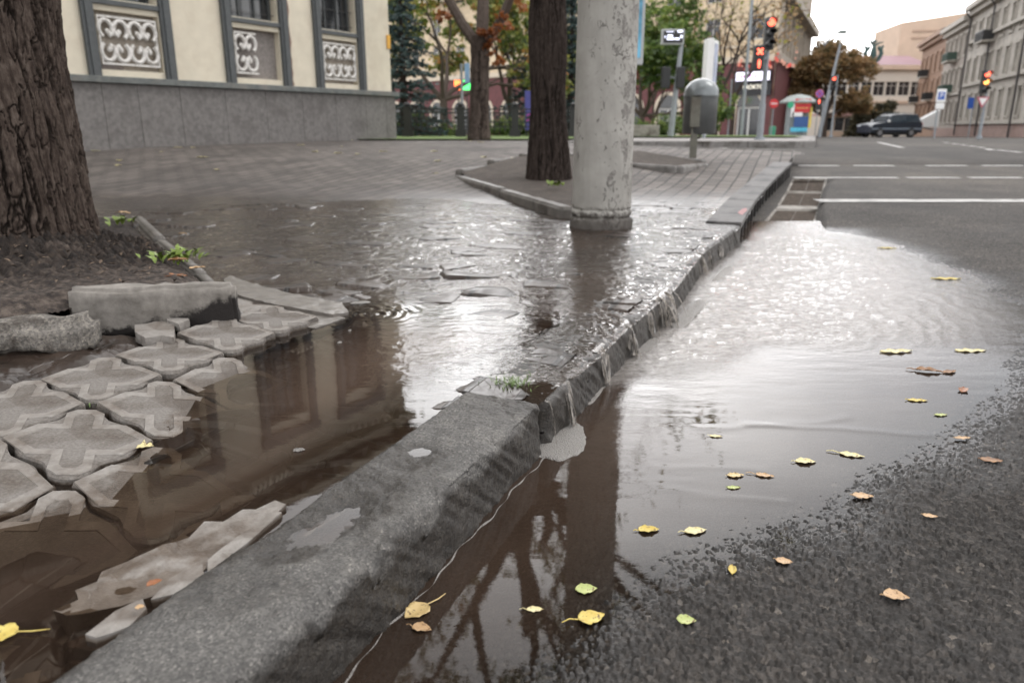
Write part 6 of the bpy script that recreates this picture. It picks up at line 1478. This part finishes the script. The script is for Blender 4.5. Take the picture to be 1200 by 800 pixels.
btree('dark rounded tree beyond the car, before the theatre',1025,95,1.0,D4(1.35,.14,.8)+[(vec(-.9,0,.2),1.2,.1)],146,m_leaf('dull leaves',[(0,(.03,.035,.02)),(.5,(.085,.075,.04)),(1,(.17,.13,.07))]),120,.25,.75,.2,zb=float(G(95))-.1)
# ================================================================ weeds and leaves
def weed(label,x,y,z,n,hh,seed,col=None,w=.006,spread=.03,leafy=False,name='weed'):
    r=random.Random(seed);t=thing(name,label,'weed',(x,y,z));b=MB()
    for k in range(n):
        a=r.uniform(0,2*PI);L=hh*r.uniform(.5,1.2);rx,ry=r.gauss(0,spread),r.gauss(0,spread);dx,dy=math.cos(a),math.sin(a)
        pts=[(rx+dx*L*q*q*.8,ry+dy*L*q*q*.8,L*(q*1.1-q*q*.45)) for q in(0,.33,.66,1)]
        ws=[w*.6,w,w*.8,w*.05] if not leafy else [w*.2,w*1.2,w*1.6,w*.1]
        V=[];
        for p,ww in zip(pts,ws): V+=[(p[0]-dy*ww,p[1]+dx*ww,p[2]),(p[0]+dy*ww,p[1]-dx*ww,p[2])]
        b.add(V,[(0,1,3,2),(2,3,5,4),(4,5,7,6)])
    b.build('blades',col or M_weed,t,smooth=True);return t
M_weed=mat('weed green',(.14,.20,.03),.5,.6,22,0);M_weed2=mat('grass green',(.13,.19,.06),.6,.4,60,0)
wx_,wy_=W(207,300,.28);weed('bright green leafy weed among brown leaves in the corner of the soil pit',wx_,wy_,.265,60,.058,1,M_weed,.006,.055,True)
wx_,wy_=W(150,252,.22);weed('small green sprig at the far end of the low pit kerb',wx_,wy_,.17,14,.06,2,M_weed,.012,.06,True)
wx_,wy_=W(601,447,.135);weed('tuft of grass growing in the joint at the end of the dry kerb stone',wx_,wy_,.128,150,.020,3,M_weed2,.0013,.026)
wx_,wy_=W(109,468,.15);weed('tiny sprig growing between two figured tiles',wx_,wy_,.135,12,.018,4,M_weed2,.002,.008)
wx_,wy_=W(650,214,.25);weed('small green sprout at the foot of the dark trunk',wx_,wy_,.22,14,.07,5,M_weed,.012,.04,True)
def leaf_mat(name,c0,c1,spots=None):
    m,n,l,b,o=nt(name);co=coord(n)
    c=ramp(n,l,noise(n,l,co,28,4,.6),[(.35,c0),(.68,c1)])
    f=ramp(n,l,noise(n,l,co,120,5,.7),[(.58,(0,0,0)),(.64,(1,1,1))]);c=mix(n,l,f,c,spots or (.12,.06,.02))
    l.new(c,b.inputs[0]);b.inputs['Roughness'].default_value=.42;bump(n,l,b,noise(n,l,co,90,4),.5,.002);return m
LY=leaf_mat('yellow leaf',(.50,.36,.07),(.62,.52,.16));LO=leaf_mat('tan leaf',(.42,.26,.13),(.55,.38,.22));LGN=leaf_mat('lime leaf',(.30,.36,.10),(.50,.52,.22));LB_=leaf_mat('brown leaf',(.16,.08,.04),(.36,.19,.08));LP=leaf_mat('pale yellow leaf',(.58,.50,.24),(.66,.60,.36));LSP=leaf_mat('spotted leaf',(.50,.36,.16),(.60,.46,.22),(.07,.035,.02));LOR=leaf_mat('orange brown leaf',(.20,.07,.03),(.38,.16,.06))
def fallen_leaf(label,u,v,z,size,rot,mt,curl=.18,fold=.0,wid=.62,group=None,tilt=(0,0),stem=.5,lobes=0,seed=1,xy=None):
    curl*=.38;fold*=.5;size*=1.15
    r=random.Random(seed*7+3);x,y=xy if xy else W(u,v,z);nx,ny=12,8;V=[];Fs=[]
    for i in range(nx+1):
        s=i/nx;wv=wid*.5*(math.sin(PI*s**.8)**.75)*(1+.07*math.sin(s*29+seed))*(1-.15*s)
        if lobes: wv*=1+.35*math.sin(s*PI*5+seed)
        for j in range(ny+1):
            q=j/ny*2-1
            px=(s-.5);py=q*wv
            pz=curl*(abs(q)**2*wv*1.3)+curl*.5*(px*px)*(1 if seed%2 else -.4)+fold*abs(q)*wv+.025*math.sin(s*17+q*5+seed)*abs(q)
            V.append((px*size,py*size,pz*size+.0015))
    for i in range(nx):
        for j in range(ny): a=i*(ny+1)+j;Fs.append((a,a+1,a+ny+2,a+ny+1))
    b=MB();b.add(V,Fs)
    if stem:
        L=stem*size;b.tube([(-size*.5,0,.002),(-size*.5-L*.5,L*.12,.004),(-size*.5-L,L*.02,.002)],[.0012*size/.05]*2+[.0008*size/.05],5)
    zmin=min(p[2] for p in b.v);b.v=[(p[0],p[1],p[2]-zmin) for p in b.v]
    o=b.build('fallen_leaf',mt,smooth=True);sm=o.modifiers.new('s','SOLIDIFY');sm.thickness=.0006
    o.location=(x,y,z);o.rotation_euler=(tilt[0],tilt[1],rot);return tag(o,label,'leaf',group or 'fallen leaves')
ZF=.0012
def rz(u,v):
    x,y=W(u,v,0);gx,gy=np.meshgrid(np.linspace(-.014,.014,9),np.linspace(-.014,.014,9));z,_=road_z(x+gx,y+gy);zz=max(float(z.max())+.0005,ZF)
    x,y=W(u,v,zz);return zz
LV=[('dark spotted brown leaf with a long stem floating by the kerb face',488,716,.045,-2.3,LSP,.35,0,.85,.8),('pale tan leaf lying against the dark spotted leaf',494,736,.030,-.3,LO,.4,.1,.7,.3),
('small cream leaf floating alone right of the spotted pair',627,714,.026,0,LP,.2,.1,.55,.4),('green and yellow leaf floating in the kerb reflection',687,690,.035,.1,LGN,.12,0,.8,0),
('large bright yellow leaf with a stem, floating at the edge of the rough asphalt',693,723,.042,.3,LY,.1,0,.8,.6),('round pale lime leaf on wet asphalt near the bottom',804,726,.028,-.15,LGN,.08,0,.85,0),
('yellow leaf curled upward at the shore of the flood',858,667,.028,1.3,LY,.8,.4,.5,.1),('pale tan leaf on wet asphalt right of the curled yellow one',919,657,.027,-.3,LO,.1,0,.75,.15),
('dark yellow crumpled leaf floating in the dark reflection',760,621,.040,.1,LY,.45,.2,.6,.2),('flat pale yellow leaf floating right of the crumpled one',815,622,.042,.2,LP,.12,.05,.6,.3),
('cream and orange folded leaf alone on the asphalt, lower right',1050,699,.038,-.2,LO,.4,.3,.75,.1),('tan leaf floating at the water edge in the middle',1011,581,.040,-.1,LO,.1,0,.65,.1),
('orange leaf on the asphalt right of the water edge',1090,604,.026,-.3,LO,.12,0,.6,.1),('dry brown leaf lying far right on the asphalt',1162,539,.045,-.2,LB_,.1,0,.6,.1),
('flat orange tan leaf at the shore, right side',1128,513,.038,.05,LO,.08,0,.45,.1),('yellow leaf with a green curl floating in the bright water',944,541,.045,.0,LP,.3,.2,.6,.2),
('large pale yellow leaf with a long stem in the bright water',998,533,.052,-.4,LP,.1,.05,.5,.5),('brown spotted leaf floating left in the bright water',862,557,.036,.1,LSP,.2,0,.6,.1),
('pink tan leaf with a stem floating beside the spotted brown one',896,557,.038,-.3,LO,.2,.1,.5,.5),('small green yellow leaf under the brown spotted one',860,571,.028,.05,LGN,.15,0,.5,.1),
('small pale leaf alone left in the grey water',839,511,.030,-.2,LP,.1,0,.5,.2),('thin yellow leaf in the bright water at the right',1075,469,.052,-.1,LY,.1,0,.4,.1),
('small yellow green leaf near the right shore',1103,486,.034,.1,LGN,.1,0,.5,.1),('brown curled leaf floating upright near the right shore',1088,435,.075,-.3,LB_,.5,.3,.45,.3),
('small dark leaf just right of the brown curled one',1113,436,.05,.4,LB_,.4,.2,.5,.1),('rust leaf standing at the right shore',1129,457,.05,.9,LOR,.5,.2,.5,.1),
('faint yellow leaf at the far right in the rippled water',1137,411,.10,.0,LP,.05,0,.35,0),('faint yellow leaf in the middle of the rippled water',1050,412,.11,.1,LP,.05,0,.35,0),
('yellow leaf on dry asphalt beyond the water at the right',1110,327,.13,.0,LY,.1,0,.35,.1),('tiny yellow leaf on the dry asphalt just past the water',1040,291,.10,.0,LY,.1,0,.4,.1)]
for k,(lab,u,v,sz,ro,mt_,cu,fo,wi,st) in enumerate(LV): fallen_leaf(lab,u,v,rz(u,v),sz,ro,mt_,cu,fo,wi,seed=k+1,stem=st,group='fallen leaves in and around the flood')
LV2=[('yellow leaf with a long stem floating at the lower left corner',0,742,ZL+.003,.040,PI+.15,LY,.2,0,.9,.9),('dry feathery cream leaf on the half wet tile',170,524,ZL+.02,.030,.3,LP,.5,.3,.9,0),
('rust brown leaf scrap stuck between slab and kerb',181,683,ZL+.022,.020,.8,LOR,.5,.3,.7,0),('small tan leaf scrap on the inner edge of the kerb',164,711,ZL+.018,.011,.3,LO,.2,0,.9,0),
('pale curled leaf on the soil at the left edge',22,320,.285,.050,-.5,LO,.5,.3,.5,0),('tan leaf by the green sprig at the far end of the pit',144,250,.18,.11,-.2,LO,.4,.2,.5,0),
('large tan leaf standing against the pit corner kerb',231,314,.26,.055,.7,LO,.5,.3,.5,0),('large rust leaf below the green weed',203,325,.262,.085,.5,LOR,.4,.3,.5,.1),
('pink brown leaf under the green weed',209,305,.285,.07,.3,LB_,.5,.3,.6,0),('small rust leaf at the foot of the upright kerb, left end',92,402,.17,.022,1.0,LOR,.5,.3,.5,.3),
('yellow leaf floating by the dark pit kerb left of the concrete pole',641,240,.13,.075,.3,LY,.4,.2,.7,0),('tan leaf on the wet paving just right of the pit kerb',214,274,.135,.055,-.1,LO,.3,.2,.5,0)]
for k,(lab,u,v,z,sz,ro,mt_,cu,fo,wi,st) in enumerate(LV2): fallen_leaf(lab,u,v,z,sz,ro,mt_,cu,fo,wi,seed=k+51,stem=st,lobes=1 if 'feathery' in lab else 0,group='fallen leaves around the big tree and pool')
r=random.Random(21);sm_leaf=None
for k in range(34):
    yy=r.uniform(9.5,17.5);u=r.uniform(95,700);xx=XU(u,yy,170)
    if sm_leaf is None: sm_leaf=fallen_leaf('tiny pale leaf scattered on the brick pavement before the cream building',0,0,float(P(yy))+.004,.11,r.uniform(0,6),LP,.3,.1,.6,xy=(xx,yy),stem=0,seed=3,group='tiny leaves on the far brick pavement')
    else:
        o=sm_leaf.copy();link(o);o.location=(xx,yy,float(P(yy))+.004);o.rotation_euler=(0,0,r.uniform(0,6));o.scale=(r.uniform(.7,1.3),)*3
# ================================================================ camera, sky, sun
cam=bpy.data.cameras.new('camera');co_=bpy.data.objects.new('camera',cam);link(co_);SC.camera=co_
co_.location=(0,0,CAMH);co_.rotation_euler=(PI/2-TH,0,0);cam.sensor_width=36;cam.lens=F/1200*36;cam.clip_start=.02;cam.clip_end=6000
cam.dof.use_dof=True;cam.dof.focus_distance=1.75;cam.dof.aperture_fstop=3.9
SC.render.resolution_x=1024;SC.render.resolution_y=682
w=bpy.data.worlds.new('World');SC.world=w;w.use_nodes=True;n=w.node_tree.nodes;l=w.node_tree.links;bg=n['Background']
sky=n.new('ShaderNodeTexSky');sky.sky_type='NISHITA';sky.sun_disc=False;sky.sun_elevation=R(56);sky.sun_rotation=R(70);sky.dust_density=3;sky.altitude=100
tc=n.new('ShaderNodeTexCoord');mp=n.new('ShaderNodeMapping');mp.inputs['Scale'].default_value=(1,1,2.4);l.new(tc.outputs['Generated'],mp.inputs[0])
ns=n.new('ShaderNodeTexNoise');ns.inputs['Scale'].default_value=2.2;ns.inputs['Detail'].default_value=6;ns.inputs['Roughness'].default_value=.55;l.new(mp.outputs[0],ns.inputs[0])
cl=ramp(n,l,ns.outputs[0],[(.3,(5.9,5.9,6.1)),(.52,(8.6,8.5,8.5)),(.75,(11.6,11.4,11.2))])
az=R(3);el=R(11);dv=Vector((math.sin(az)*math.cos(el),math.cos(az)*math.cos(el),math.sin(el)))
vm=n.new('ShaderNodeVectorMath');vm.operation='DOT_PRODUCT';l.new(tc.outputs['Generated'],vm.inputs[0]);vm.inputs[1].default_value=dv
gr=n.new('ShaderNodeMapRange');gr.inputs['From Min'].default_value=0;gr.inputs['From Max'].default_value=1.0;gr.inputs['To Min'].default_value=1.35;gr.inputs['To Max'].default_value=5.8;l.new(math_(n,l,'POWER',math_(n,l,'MAXIMUM',vm.outputs['Value'],0.0),16.0),gr.inputs[0])
vs=n.new('ShaderNodeVectorMath');vs.operation='SCALE';l.new(cl,vs.inputs[0]);l.new(gr.outputs[0],vs.inputs['Scale'])
mx=mix(n,l,.88,sky.outputs[0],vs.outputs[0]);l.new(mx,bg.inputs[0]);bg.inputs[1].default_value=.12
sd=bpy.data.lights.new('sun','SUN');sd.energy=.7;sd.angle=R(25);sd.color=(1,.965,.92);so=bpy.data.objects.new('sun',sd);link(so)
az=R(70);el=R(56);dv=Vector((math.sin(az)*math.cos(el),math.cos(az)*math.cos(el),math.sin(el)))
so.rotation_euler=dv.to_track_quat('Z','Y').to_euler();so.location=(6,4,12)
SC.view_settings.view_transform='Standard';SC.view_settings.look='None';SC.view_settings.exposure=.58;SC.view_settings.gamma=1
SC.cycles.use_denoising=True;SC.cycles.max_bounces=7;SC.cycles.transparent_max_bounces=12;SC.cycles.caustics_reflective=False;SC.cycles.caustics_refractive=False
